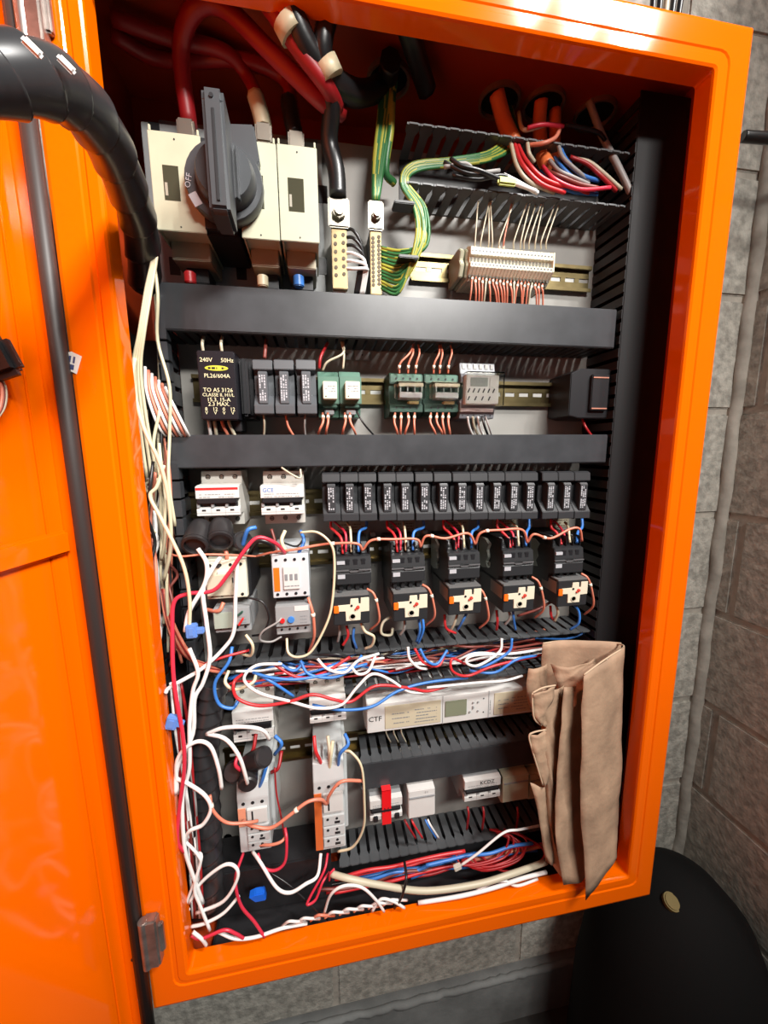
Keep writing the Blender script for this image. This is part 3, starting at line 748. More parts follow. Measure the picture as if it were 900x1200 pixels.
# ------------------------------------------------------------------ contactors
def contactor_white(label, px, y, old=False, orange=True):
    x, z, w, h = dbox(*px, y)
    t = thing('contactor', label, 'contactor', (x, PY, z)); D = PY-y; hx, hh = w/2, h/2
    body = CREAM2 if old else mat('pale_blue_grey', (.55, .58, .6), .4, vary=.05)
    MB().prism([(-.0003, -hh*1.02), (-.0003, hh*1.02), (-D*.72, hh*1.02), (-D*.78, hh*.98), (-D, hh*.9), (-D, -hh*.92), (-D*.75, -hh)], -hx, hx, 'X', bev=.0008).build('body', body, t)
    MB().box(-hx*.4, hx*.5, -D-.0025, -D, -hh*.55, hh*.45, bev=.0006).build('arc_cover', WHITE, t)
    for k in range(3): MB().box(-hx*.32+k*hx*.27, -hx*.16+k*hx*.27, -D-.003, -D-.002, -hh*.15, hh*.12, bev=.0002).build('carrier_slot', GPRINT, t)
    if orange: MB().box(-hx*.92, -hx*.6, -D-.0006, -D+.0005, -hh*.62, hh*.4).build('orange_label', ORLAB, t)
    for k in range(4):
        cx = -hx*.75+hx*.5*k
        for s, n_ in ((.72, 'terminal_hole'), (-.76, 'terminal_hole')): MB().cyl((cx, -D-.0001, hh*s), .0019, .001, seg=14).build(n_, BLACK, t)
    mb = MB(); marks(mb, -hx*.35, hx*.45, -hh*.42, -hh*.28, -D-.0026, 1, GPRINT, random.Random(9), fill=.3); mb.build('small_print', GPRINT, t)
    return t, x, z, hx, hh, D
def overload_white(label, px, y, dial=BLUEP):
    x, z, w, h = dbox(*px, y)
    t = thing('overload_relay', label, 'overload relay', (x, PY, z)); D = PY-y; hx, hh = w/2, h/2
    MB().prism([(-.02, -hh), (-.02, hh*1.0), (-D, hh*.96), (-D, -hh*.35), (-D*.93, -hh*.42), (-D*.93, -hh)], -hx, hx, 'X', bev=.0007).build('body', LGREY, t)
    if dial:
        MB().cyl((-hx*.62, -D-.001, hh*.05), .0032, .003, bev=.0006).build('red_button', RED, t)
        MB().cyl((-hx*.12, -D-.001, hh*.08), .0042, .003, bev=.0006).build('blue_dial', BLUEP, t)
        MB().box(hx*.1, hx*.9, -D-.0006, -D, hh*.6, hh*.92).build('clear_tab', WHITE, t)
    for k in range(4): MB().cyl((-hx*.7+hx*.46*k, -D*.935, -hh*.66), .0015, .001, seg=12).build('terminal_hole', BLACK, t)
    mb = MB(); marks(mb, hx*.4, hx*.8, -hh*.2, hh*.4, -D-.0001, 3, GPRINT, random.Random(4), fill=.3); mb.build('small_print', GPRINT, t)
    return t, x, z, hx, hh, D
contactor_white('pale grey contactor with an orange label below the blue-lettered breaker', (319, 648, 362, 702), .052)
overload_white('light grey overload relay with red button and blue dial', (323, 709, 364, 745), .05)
x, z, w_, h_ = dbox(324, 700, 361, 712, .07); tq = thing('terminal_bridge', 'dark bridge joining the orange-labelled contactor to its overload relay', 'bridge', (x, PY, z)); MB().box(-w_/2, w_/2, -.064, -.02, -h_/2, h_/2, bev=.001).build('body', BLACK, tq)
t, x, z, hx, hh, D = contactor_white('yellowed cream contactor with handwriting, half hidden behind white wires', (241, 655, 289, 703), .05, old=True, orange=False)
MB().box(-hx*.95, hx*.35, -D-.004, -D, -hh*.75, hh*.3, bev=.001).build('label_holder', mat('old_cream', (.55, .5, .38), .45), t)
MB().box(hx*1.0, hx*1.16, -D*.9, -.001, -hh, hh*1.05, bev=.001).build('side_block', BLACK, t)
MB().cyl((-hx*.35, -D-.0005, hh*.68), .0026, .001, seg=14).build('screw_head', GREY, t)
t, x, z, hx, hh, D = overload_white('old cream overload relay with a small red lever', (250, 712, 293, 743), .048, dial=None)
MB().box(-hx*.95, hx*.05, -D-.0015, -D, -hh*.5, hh*.7, bev=.0004).build('label_window', mat('green_grey_window', (.36, .4, .33), .3), t)
MB().box(-.0012, .0012, -.005, 0, -.005, .005, bev=.0005, M=Matrix.Translation((hx*.52, -D, -hh*.05)) @ Matrix.Rotation(.6, 4, 'Y')).build('red_lever', RED, t)
MB().box(-.0012, .0012, -.003, 0, -.004, .004, bev=.0005, M=Matrix.Translation((hx*.5, -D, hh*.55)) @ Matrix.Rotation(.9, 4, 'Y')).build('green_lever', GREEN, t)

tn = ['leftmost', 'second', 'middle', 'fourth', 'rightmost']
# five black contactors: one built, four copied
CXP = [(396, 433), (459, 498), (525, 563), (588, 627), (649, 685)]
CYT = [(641, 698), (638, 696), (635, 692), (632, 689), (630, 685)]
CY = .054
x, z, w_, h_ = dbox(CXP[1][0], CYT[1][0], CXP[1][1], CYT[1][1], CY)
D = PY-CY; hx, hh = w_/2, h_/2
def black_contactor():
    t = thing('contactor', '', 'contactor', (0, 0, 0))
    MB().prism([(-.0003, -hh*1.0), (-.0003, hh*1.0), (-D*.7, hh*.98), (-D*.82, hh*.62), (-D*.97, hh*.55), (-D, hh*.1), (-D*.97, hh*.02), (-D, -.06*hh), (-D, -hh*.5), (-D*.85, -hh*.6), (-D*.8, -hh)], -hx, hx, 'X', bev=.0007).build('body', DGREY, t)
    MB().prism([(-D*.3, hh*1.0), (-D*.75, hh*1.0), (-D*.88, hh*.64), (-D*.3, hh*.6)], -hx*1.0, -hx*.96, 'X').build('side_rib', BLACK, t)
    for k in range(5):
        cx = -hx*.95+k*hx*.475; MB().box(cx-.0009, cx+.0009, -D*.9, -D*.6, hh*.6, hh*1.02, bev=.0004).build('terminal_barrier', BLACK, t)
    for k in range(4):
        cx = -hx*.72+k*hx*.475
        screw(t, cx, -D*.8, hh*.76, .0021); MB().box(cx-.0012, cx+.0004, -D*.88, -D*.8, -hh*.78, -hh*.62, bev=.0003).build('terminal_clamp', STEEL, t)
        MB().box(cx-.0026, cx+.0026, -D*.90, -D*.8, -hh*.95, -hh*.58, bev=.0006).build('terminal_pocket', BLACK, t)
    for k in range(3): MB().box(-hx*.5+k*hx*.45, -hx*.2+k*hx*.45, -D*.99, -D*.93, hh*.2, hh*.48, bev=.0008).build('contact_carrier', BLACK, t)
    MB().box(-hx*.95, -hx*.5, -D*1.005, -D*.98, hh*.3, hh*.42).build('white_tag', WPRINT, t)
    MB().box(-hx*.92, -hx*.5, -D*1.006, -D*.99, -hh*.26, -hh*.1).build('white_tag', WPRINT, t)
    MB().prism([(-hx, hh*.03), (hx, hh*.03), (hx, hh*.07), (hx*.3, hh*.07), (hx*.2, -.02*hh), (-hx*.2, -.02*hh), (-hx*.3, hh*.07), (-hx, hh*.07)], -D*1.012, -D*.98, 'Y').build('cover_edge', mat('edge_grey', (.11, .11, .115), .4), t)
    return t
oy = .046; OD = PY-oy; ow = hx*1.03; oh = .0205
def black_overload():
    t = thing('overload_relay', '', 'overload relay', (0, 0, 0))
    MB().box(-ow, ow, -OD, -.012, -oh, oh*.86, bev=.0009).build('body', DGREY, t)
    MB().box(-ow*.98, ow*.98, -OD*.99, -OD*.72, oh*.82, oh*.93, bev=.0005).build('top_plate', mat('overload_top', (.13, .13, .13), .45), t)
    MB().cyl((-ow*.6, -OD*.86, oh*.97), .0035, .002, 'Z', bev=.0004).build('top_screw', GREY, t)
    MB().box(-ow*1.01, -ow*.98, -OD*.96, -OD*.55, -oh*.1, oh*.75).build('side_label', mat('side_label', (.26, .24, .2), .5), t)
    P = [(-.75, -.1), (-.75, .38), (-.08, .4), (-.05, .85), (.38, .85), (.4, .42), (.5, .42), (.52, .88), (.98, .88), (.98, -.22), (.5, -.24), (.48, -.9), (-.32, -.9), (-.34, -.12)]
    MB().prism([(a_*ow, b_*oh*.82) for a_, b_ in P], -OD-.001, -OD+.0005, 'Y', bev=.0003).build('cream_faceplate', mat('faceplate', (.66, .62, .48), .45), t)
    MB().box(-ow*.98, -ow*.7, -OD-.002, -OD, -oh*.18, oh*.3, bev=.0006).build('orange_tab', ORLAB, t)
    MB().cyl((ow*.0, -OD-.0012, oh*.26), .0016, .0008, seg=8).build('test_hole', BLACK, t)
    mb = MB(); mb.cyl((ow*.35, -OD-.0018, oh*.14), .0022, .003, bev=.0005); mb.box(-.0045, .0006, -.0028, -.001, -.0012, .0012, M=Matrix.Translation((ow*.35, -OD, oh*.14)) @ Matrix.Rotation(-.7, 4, 'Y')); mb.build('red_dial', mat('dial_red', (.55, .06, .04), .4), t)
    MB().lathe([(.0042, 0), (.0042, -.0008), (.0032, -.0008), (.0032, 0)], (ow*.05, -OD-.001, -oh*.45), 'Y', 18).build('round_dial', mat('dial_cream', (.5, .47, .38), .4), t)
    return t
c0 = black_contactor(); o0 = black_overload()
pos5 = ['leftmost black contactor, no pale clamp at its side', 'second black contactor from the left in the row of five', 'middle one of the five black contactors', 'fourth black contactor from the left, before the last', 'rightmost black contactor beside the tall right duct']
posO = ['cream-faced overload relay under the leftmost black contactor', 'cream-faced overload relay under the second black contactor', 'cream-faced overload relay under the middle black contactor', 'cream-faced overload relay under the fourth black contactor', 'cream-faced overload relay under the rightmost black contactor']
OVP = [(413, 713), (482, 709), (546, 702), (609, 699), (672, 693)]
for k in range(5):
    c = c0 if k == 0 else copy_tree(c0); o = o0 if k == 0 else copy_tree(o0)
    p = dbox(CXP[k][0], CYT[k][0], CXP[k][1], CYT[k][1], CY); c.location = (p[0], PY, p[1]); c['label'] = pos5[k]; c['group'] = 'black contactors in a row of five'
    q = U(OVP[k][0]-1, OVP[k][1]+1, oy); o.location = (q.x, PY, q.z); o['label'] = posO[k]; o['group'] = 'overload relays under the black contactors'
# pale rail end clamps beside the contactors
el = ['pale end clamp left of the second black contactor', 'pale end clamp left of the middle black contactor', 'pale end clamp left of the fourth black contactor', 'pale end clamp left of the rightmost black contactor']
ec0 = None
for k, (px, py) in enumerate(((457, 655), (516, 652), (575, 651), (634, 650))):
    q = U(px, py, .095)
    if ec0 is None:
        ec0 = thing('end_clamp', el[0], 'rail clamp', (q.x, PY, q.z), 'pale end clamps on the contactor rail')
        MB().prism([(-.006, -.022), (-.006, .022), (-.028, .024), (-.042, .018), (-.036, .008), (-.04, -.002), (-.034, -.01), (-.04, -.018), (-.02, -.023)], -.0045, .0045, 'X', bev=.0008).build('clamp_body', mat('clamp_green_grey', (.4, .42, .36), .5), ec0)
        MB().cyl((0, -.038, -.013), .003, .006, bev=.0005).build('clamp_screw', BEIGE, ec0); e = ec0
    else:
        e = copy_tree(ec0); e.location = (q.x, PY, q.z); e['label'] = el[k]

for k, (a_, b_, yy_) in enumerate(((393, 428, 617), (455, 487, 616), (519, 549, 615), (578, 605, 613), (641, 667, 612))):
    x, z, w_, h_ = dbox(a_, yy_-6, b_, yy_+6, PY-.002)
    t = thing('label_plate', 'old cream label plate under the fuse holders above the %s black contactor' % tn[k], 'label', (x, PY, z))
    MB().box(-w_/2, w_/2, -.002, -.0003, -h_/2, h_/2, bev=.0004).build('plate', mat('aged_label', (.36, .33, .24), .5), t)
    mb = MB(); marks(mb, -w_*.42, w_*.42, -h_*.4, h_*.4, -.0021, 3, mat('label_ink', (.12, .09, .06), .6), random.Random(50+k), fill=.4); mb.build('label_print', GPRINT, t)
for k, (a_, b_) in enumerate(((437, 626), (498, 623), (561, 620), (620, 615))):
    q = U(a_, b_, PY-.006); t = MB().box(-.0035, .0035, -.004, .0055, -.0028, .0028, bev=.0008).build('cable_clip', WHITE); t.location = q
    tag(t, 'tiny white cable clip right of the %s group of red and blue wires' % tn[k], 'clip')
# ------------------------------------------------------------------ lower devices
breaker('white breaker on the left, half buried in white wires, above a black cap', (273, 815, 320, 884), .062, poles=3, dark=True, term=mat('term_grey', (.5, .49, .45), .45))
breaker('small white breaker centre left with blue and red wires beneath', (363, 806, 405, 858), .062, poles=3, term=mat('term_grey', (.5, .49, .45), .45))
def tall_contactor(label, px, y, amber):
    x, z, w, h = dbox(*px, y)
    t = thing('contactor', label, 'contactor', (x, PY, z)); D = PY-y; hx, hh = w/2, h/2; m = mat('pale_grey_contactor', (.5, .52, .52), .4, vary=.05)
    MB().prism([(-.0003, -hh), (-.0003, hh), (-D*.75, hh), (-D*.95, hh*.9), (-D, hh*.55), (-D, -hh*.98), (-D*.9, -hh)], -hx, hx, 'X', bev=.0008).build('body', m, t)
    MB().box(hx*1.0, hx*1.25, -D*.8, -.001, -hh*.8, hh*.9, bev=.001).build('auxiliary_block', m, t)
    for k in range(4):
        cx = -hx*.8+k*hx*.5; MB().box(cx-.0008, cx+.0008, -D*.92, -D*.7, hh*.88, hh*1.08, bev=.0003).build('terminal_barrier', m, t)
    for k in range(3): MB().cyl((-hx*.62+k*hx*.6, -D-.0001, hh*.42), .0023, .001, seg=14).build('terminal_hole', BLACK, t)
    MB().box(-hx*.98, -hx*.5, -D-.0012, -D+.0002, -hh*.95 if amber else -hh*.2, hh*.3).build('side_label', mat('amber_label', (.6, .13, .03), .35) if amber else mat('salmon_label', (.75, .3, .18), .4), t)
    MB().box(-hx*.4, hx*.9, -D-.004, -D, -hh*.1, hh*.3, bev=.0006).build('latch_block', WHITE, t)
    MB().box(-hx*.1, 0, -D-.0045, -D-.003, -hh*.05, hh*.25).build('latch_gap', BLACK, t)
    for r in range(3):
        zz = -hh*(.2+.24*r)
        MB().box(-hx*.45, hx*.95, -D-.003, -D, zz-hh*.2, zz, bev=.0005).build('contact_block', m, t)
        for s in (-.15, .45): MB().cyl((hx*s, -D-.0031, zz-hh*.06), .0018, .001, seg=12).build('terminal_hole', BLACK, t)
        MB().box(hx*.3, hx*.65, -D-.0034, -D-.002, zz-hh*.17, zz-hh*.12).build('slot', BLACK, t)
    return t
tall_contactor('tall pale contactor at the lower left, partly under a black cap', (279, 916, 316, 998), .05, False)
tall_contactor('tall pale contactor with an amber label strip, right of the other', (368, 890, 404, 996), .05, True)

# meter / controller row
x, z, w_, h_ = dbox(430, 811, 624, 851, .074)
z0_ = U(430, 829, .074).z
mt = thing('meter_controller', 'long pale three-section controller with green-grey screen and cream labels', 'controller', (x, PY, z)); D = PY-.074; hx, hh = w_/2, .0225
MB().prism([(-.0003, -hh*1.5), (-.0003, hh*1.7), (-D*.6, hh*1.7), (-D*.7, hh*1.1), (-D, hh), (-D, -hh), (-D*.7, -hh*1.1), (-D*.6, -hh*1.5)], -hx, hx, 'X', bev=.0008).build('body', WHITE, mt)
MB().box(-hx*.8, -hx*.15, -D-.001, -D, -hh*.82, hh*.78, bev=.0004).build('cream_label', LABEL, mt)
MB().box(hx*.5, hx*.97, -D-.001, -D, -hh*.82, hh*.78, bev=.0004).build('cream_label', LABEL, mt)
rn = random.Random(8); mb = MB(); marks(mb, -hx*.72, -hx*.52, -hh*.5, hh*.5, -D-.0012, 3, GPRINT, rn, fill=.2); marks(mb, -hx*.46, -hx*.2, -hh*.6, hh*.5, -D-.0012, 5, GPRINT, rn, fill=.3); mb.build('label_print', GPRINT, mt); mb = MB(); marks(mb, hx*.55, hx*.68, -hh*.4, hh*.5, -D-.0012, 3, GPRINT, rn, fill=.2); marks(mb, hx*.72, hx*.93, -hh*.6, hh*.5, -D-.0012, 5, GPRINT, rn, fill=.3); mb.build('label_print', GPRINT, mt)
MB().box(-hx*.1, hx*.16, -D-.0014, -D, -hh*.5, hh*.62, bev=.0005).build('screen', LCD, mt)
for k, (a_, b_) in enumerate(((.24, .3), (.3, .3), (.24, -.1), (.3, -.35), (.2, -.35), (.24, .0))): MB().cyl((hx*(a_), -D-.0008, hh*b_), .0014, .0016, seg=12).build('button', LGREY, mt)
for zz in (.5, -.5): MB().cyl((hx*.37, -D-.0004, hh*zz), .0009, .0008, seg=10).build('indicator', BLACK, mt)
MB().box(hx*.43, hx*.436, -D-.0004, -D, -hh, hh).build('seam', GPRINT, mt); MB().box(-hx*.13, -hx*.124, -D-.0004, -D, -hh, hh).build('seam', GPRINT, mt)
text_mesh('handwritten_letters', [('CTF', -hx*.985, -hh*.05, .011, 'LEFT')], BLACK, mt).location.y = -D-.0003
for (a_, b_) in ((.45, 1),): 
    mb = MB(); marks(mb, hx*a_, hx*a_+.0016, -hh*.7, -hh*.1 if b_ == 0 else hh*.3, -D-.0003, 1, GPRINT, rn, True, .6); mb.build('small_print', GPRINT, mt)

# bottom row of modules
def module(name, label, px, y, m=WHITE, cat='electrical module', dark_top=True, mark=False):
    x, z, w, h = dbox(*px, y)
    t = thing(name, label, cat, (x, PY, z)); D = PY-y; hx, hh = w/2, h/2
    MB().prism([(-.0003, -hh*.85), (-.0003, hh*1.1), (-D*.7, hh), (-D*.75, hh*.62), (-D*.97, hh*.55), (-D, -hh*.8), (-D*.9, -hh)], -hx, hx, 'X', bev=.0008).build('body', m, t)
    MB().box(-hx*.95, hx*.95, -D-.0004, -D*.97, hh*.2, hh*.24).build('lid_line', GPRINT, t)
    for s in (-.6, .6): MB().cyl((hx*s, -D*.73, hh*.82), .0014, .001, seg=10).build('terminal_hole', BLACK, t)
    return t, hx, hh, D
t, w_, h_, D = breaker('grey safety switch with bright red tape down its middle', (434, 925, 471, 970), .066, poles=2, tape=True, term=LGREY, name='safety_switch')
hx, hh = w_/2, h_/2
MB().box(-hx*.28, hx*.3, -D-.0022, -D-.0016, -hh*.75, hh*1.0).build('red_tape', TAPE, t)
MB().box(-hx*.28, hx*.3, -D-.0022, -D*.6, hh*.98, hh*1.01).build('tape_fold', TAPE, t)
text_mesh('handwriting', [('M', 0, hh*.0, .011, 'CENTER')], mat('dark_red_ink', (.2, .005, .008), .5), t).location.y = -D-.0026
for s in (-.68, .68): MB().box(hx*s-.0035, hx*s+.0035, -D-.003, -D+.001, -hh*.55, -hh*.3, bev=.0008).build('rocker', BLACK, t)
t, hx, hh, D = module('time_delay_module', 'blank white two-lid module right of the red-taped switch', (479, 917, 510, 961), .064)
text_mesh('lettering', [('5 1', hx*.35, hh*.42, .0042, 'CENTER')], GPRINT, t).location.y = -D*.985
t, w_, h_, D = breaker('white breaker with black handwriting, right of the blank module', (545, 902, 586, 947), .066, poles=3)
text_mesh('handwriting', [('KCDZ', w_*.12, h_*.17, .0085, 'CENTER')], BLACK, t).location.y = -D-.0006
module('time_delay_module', 'blank pale module at the far right, touching the paper bag', (590, 901, 620, 942), .066, CREAM)
module('time_delay_module', 'pale module half hidden behind the left edge of the paper bag', (621, 899, 646, 938), .068, CREAM)

# ------------------------------------------------------------------ cables at the top
wire([(163, -60, .05), (222, 150, .1), (212, 60, .085), (228, 10, .07), (262, 8, .06), (318, 62, .055), (376, 118, .06), (400, 132, .08)][1:], .0088, 'cablered', 'thick red cable arching over the rotary switch', name='power_cable', cat='cable')
wire([(296, -20, .03), (330, 28, .03), (352, 60, .035), (382, 100, .045), (395, 125, .07)], .0085, 'cablered', 'thick red cable behind the taped black cables at the roof', name='power_cable', cat='cable')
wire([(308, 148, .1), (303, 120, .1), (290, 90, .11), (262, 60, .13), (200, 45, .15), (130, 20, .16)], .0075, 'darkred', 'thick dark red cable going up left from the cream-sleeved lug', name='power_cable', cat='cable')
wire([(346, 158, .1), (342, 120, .11), (330, 90, .12), (280, 70, .15), (190, 70, .17), (130, 40, .17)], .0075, 'darkred', 'thick dark red cable from the black-sleeved lug', name='power_cable', cat='cable')
sl = wire([(309, 150, .098), (306, 135, .098), (299, 112, .1)], .0095, 'cream', 'cream sleeve on the cable lug right of the knob', name='cable_sleeve', cat='sleeve')
wire([(346, 160, .098), (342, 140, .1), (338, 118, .105)], .0095, 'black', 'black sleeve on the cable lug above the right switch pole', name='cable_sleeve', cat='sleeve')
for k, (q, lab) in enumerate((((309, 155), 'tin lug under the cream sleeve'), ((347, 164), 'tin lug under the black sleeve'), ((218, 150), 'tin lug at the foot of the arching red cable'))):
    p = U(q[0], q[1], .09); mb = MB(); mb.box(-.009, .009, -.004, .004, -.012, .008, bev=.002); tag(mb.build('cable_lug', TINNED), lab, 'lug').location = p
c1 = wire([(335, -25, .02), (352, 40, .03), (385, 90, .05), (420, 110, .08), (450, 98, .105), (458, 70, .12)], .0125, 'black', 'thick black cable with a cream tape band, curving to the roof hole', name='power_cable', cat='cable')
c2 = wire([(385, 15, .03), (378, 60, .035), (388, 120, .06), (386, 165, .08), (394, 200, .082), (396, 232, .08)], .0098, 'black', 'thick black cable running down to the bolted neutral lug', name='power_cable', cat='cable')
wire([(470, -10, .05), (480, 40, .06), (492, 80, .08), (500, 105, .1)], .012, 'black', 'thick black cable hanging right of the first roof hole', name='power_cable', cat='cable')
def band(parent, p, q, r):
    a, b = U(*p), U(*q); bm = bmesh.new(); tube_bm(bm, [a, (a+b)/2, b], r, 14); me = bpy.data.meshes.new('tape_band'); bm.to_mesh(me); bm.free(); me.materials.append(WC['cream']); o = bpy.data.objects.new('tape_band', me); COL.objects.link(o); o.parent = parent
band(c1, (334, 22, .027), (344, 42, .03), .0136)
band(c2, (381, 72, .038), (390, 92, .042), .0125)
# earth cables from the hole to the earth bar
for k, dx in enumerate((-8, -4, 0, 4, 8)):
    wire([(455+dx, 95, .11), (452+dx*.8, 130, .1), (444+dx*.6, 190, .093), (440+dx*.2, 236, .088)], .0034, 'gy', 'green-yellow earth cable dropping from the roof hole to the earth bar', 'earth cables at the bar')
wire([(460, 110, .1), (458, 150, .095), (452, 200, .1), (462, 215, .11)], .0045, 'gy', 'looped green-yellow cable just right of the earth bar feed')
rn = random.Random(11)
for k in range(13):
    o = rn.uniform(-8, 8)*1.0; zf = 290+k*4
    wire([(446, zf, .09), (470+o*.3, zf+4, .078), (497+o*.6-k*.5, 285+o*.3, .07), (492+o, 245, .075), (474+o*.6, 215, .08), (486+o*.5, 196+o*.6, .078), (530, 190+o*.6, .08), (575, 182+o*.8, .085), (600+o, 160+o, .1), (592+o, 125, .115)],
         .0021, 'gy', 'green-yellow earth wire looping from the earth bar up over the open duct', 'green-yellow wire bundle')
for px, py in ((473, 240), (478, 303)):
    p = U(px, py, .066); MB_ = MB(); MB_.box(-.012, .012, -.006, .012, -.0018, .0018, bev=.0008); tag(MB_.build('cable_tie', BLACK), 'black cable tie around the green-yellow bundle, %s one' % ('upper' if py < 260 else 'lower'), 'cable tie').location = p
# neutral wires
for k in range(6):
    c = 'black' if k < 3 else 'white'
    wire([(402, 270+k*9, .088), (414, 270+k*9, .078), (424+k*1.0, 290+k*5, .08), (426+k*2-6, 320, .085), (420+k*2-4, 345, .095)], .0019, c,
         '%s wire curving down beside the neutral bar' % ('thin black' if c == 'black' else 'white'), '%s wires at the neutral bar' % c)

# wires lying in the top duct
rn = random.Random(21)
def topw(pts, c, r, lab, g=None): wire(pts, r, c, lab, g)
orc = wire([(582, 110, .11), (590, 140, .1), (603, 170, .09)], .0095, 'orange', 'thick orange sheathed cable coming out of the second roof hole', name='power_cable', cat='cable')
wire([(634, 118, .115), (632, 150, .105), (636, 182, .095), (642, 195, .085)], .0085, 'orange', 'thick orange sheathed cable dropping from the third roof hole', name='power_cable', cat='cable')
wire([(650, 130, .115), (650, 160, .105), (648, 185, .095)], .0075, 'orange', 'shorter orange sheathed cable behind the other two', name='power_cable', cat='cable')
wire([(690, 118, .11), (706, 160, .09), (724, 195, .08), (742, 232, .075)], .0042, 'grey', 'flat grey cable slanting down from the right roof hole to the tall duct', name='power_cable', cat='cable')
sets = [('ivory', [(598, 165, .085), (606, 195, .075), (622, 214, .072), (650, 226, .075)]), ('red', [(602, 166, .085), (612, 192, .072), (634, 215, .068), (662, 226, .07)]), ('red', [(606, 168, .085), (618, 190, .072), (642, 212, .068), (690, 226, .07)]),
 ('pinkred', [(636, 195, .08), (650, 210, .068), (680, 222, .066), (715, 220, .07)]), ('blue', [(634, 200, .085), (648, 214, .072), (670, 224, .07), (700, 228, .075)]), ('blue', [(655, 170, .085), (664, 188, .075), (682, 205, .072), (702, 212, .075)]),
 ('blue', [(650, 185, .085), (662, 200, .075), (680, 214, .075), (695, 220, .08)]), ('grey', [(644, 188, .08), (655, 200, .07), (672, 208, .068), (690, 216, .072)]), ('brown', [(640, 200, .08), (655, 206, .07), (680, 216, .07), (700, 220, .07)]),
 ('ivory', [(672, 186, .08), (690, 190, .074), (706, 202, .07), (728, 222, .075)]), ('darkred', [(668, 184, .08), (688, 192, .074), (704, 206, .07), (722, 224, .075)]), ('grey', [(654, 170, .08), (660, 185, .074), (676, 200, .07), (690, 212, .075)]),
 ('ivory', [(608, 132, .1), (614, 152, .08), (640, 146, .075), (658, 148, .08)]), ('pinkred', [(618, 150, .075), (636, 146, .07), (660, 148, .072)]), ('salmon', [(656, 152, .075), (650, 162, .07), (636, 168, .07), (620, 170, .08)]),
 ('black', [(662, 146, .08), (684, 150, .074), (702, 156, .076), (710, 166, .09)]), ('ivory', [(618, 168, .08), (620, 180, .076), (626, 190, .08)]), ('grey', [(520, 196, .07), (545, 192, .064), (560, 202, .062), (585, 200, .07)]),
 ('black', [(528, 186, .068), (540, 194, .062), (562, 200, .06), (590, 212, .066)]), ('black', [(520, 190, .07), (545, 202, .064), (570, 206, .064), (600, 214, .07)]), ('black', [(530, 205, .07), (560, 210, .066), (590, 206, .066), (612, 220, .07)]),
 ('white', [(590, 205, .068), (604, 212, .064), (622, 222, .066), (630, 226, .07)]), ('white', [(600, 214, .066), (612, 218, .063), (628, 224, .066)])]
names = {'ivory': 'ivory', 'red': 'bright red', 'pinkred': 'pinkish red', 'blue': 'blue', 'grey': 'grey', 'brown': 'brown', 'darkred': 'dark red', 'salmon': 'salmon', 'black': 'black', 'white': 'white', 'cream': 'cream', 'orange': 'orange', 'green': 'green'}
for c, p in sets: wire(p, .0024, c, '%s wire lying in the open top duct' % names[c], '%s wires in the top duct' % names[c])
p = U(594, 213, .064); tag(MB().box(-.012, .012, -.003, .003, -.0045, .0045, bev=.002).build('wire_connector', mat('lime_connector', (.42, .5, .05), .35)), 'lime green wire connector at the front of the top duct', 'connector').location = p

# ------------------------------------------------------------------ wires at the terminal strip
for k, (xa, xb) in enumerate(((556, 560), (563, 572), (572, 573), (576, 575), (585, 600), (590, 598), (602, 617), (610, 620), (614, 626), (620, 634), (627, 636), (634, 648), (640, 655))):
    yt = 262 if k < 4 else 250
    wire([(xa, 292, .085), (xa+1, 280, .08), (xb, 240+(k % 3)*3, .088), (xb+2, 236, .1)], .0009, 'ivory' if k != 5 else 'salmon', 'thin %s wire rising from the terminal strip to the top duct' % ('ivory' if k != 5 else 'salmon'), 'thin wires above the terminal strip', markers=(.06,) if k in (0, 4, 5) else ())
for k in range(21):
    xx = 554+k*4.1; c = 'salmon' if k not in (4, 12, 17) else 'ivory'
    e = xx-3+rn.uniform(-2, 4)+(4 if 5 < k < 12 else 0)
    wire([(xx, 322+k*.5, .09), (xx-1, 330+k*.4, .082), ((xx+e)/2, 342, .08), (e, 356+k*.2, .086)], .0011, c, '%s wire with a number sleeve under the terminal strip' % names[c], '%s wires below the terminal strip' % names[c], markers=(.25+.12*(k % 2),))

# row 1 wires
def drop(xs, y0, y1, c, lab, g, r=.0015, bend=6, yy=.075, ye=.09, marker=True):
    for x in xs:
        b = rn.uniform(-bend, bend*1.6)
        wire([(x, y0, yy+.01), (x+rn.uniform(-1, 1), y0+(y1-y0)*.35, yy), (x+b*.6, y0+(y1-y0)*.7, yy), (x+b, y1, ye)], r, c, lab, g, markers=(.22,) if marker else ())
drop((463, 470, 478, 486), 484, 514, 'salmon', 'salmon wire under the left clear-cased relay', 'salmon wires under the left clear relay', .0014)
drop((505, 512, 519, 526), 484, 514, 'salmon', 'salmon wire under the right clear-cased relay', 'salmon wires under the right clear relay', .0014)
for (a_, b_) in ((468, 486), (478, 484), (487, 490), (508, 515), (515, 516), (525, 528)):
    wire([(a_, 438, .082), (a_+1, 426, .078), ((a_+b_)/2+3, 414, .08), (b_, 402, .095)], .0013, 'salmon', 'salmon wire rising behind the covered duct above the clear-cased relays', 'salmon wires above the clear relays', markers=(.25,))
drop((378, 384, 404, 410), 484, 512, 'salmon', 'salmon wire under the white relays', 'salmon wires under the white relays', .0015)
wire([(418, 482, .08), (426, 496, .075), (438, 510, .085)], .0012, 'black', 'thin black wire slanting down from the right white relay')
wire([(378, 434, .082), (384, 424, .078), (402, 414, .08), (402, 400, .095)], .0014, 'ivory', 'ivory wire looping above the left white relay')
wire([(402, 432, .082), (403, 415, .082), (400, 400, .095)], .0014, 'ivory', 'ivory wire rising straight above the white relays')
wire([(374, 432, .08), (376, 418, .08), (384, 402, .095)], .0019, 'darkred', 'dark red wire rising left of the white relays')
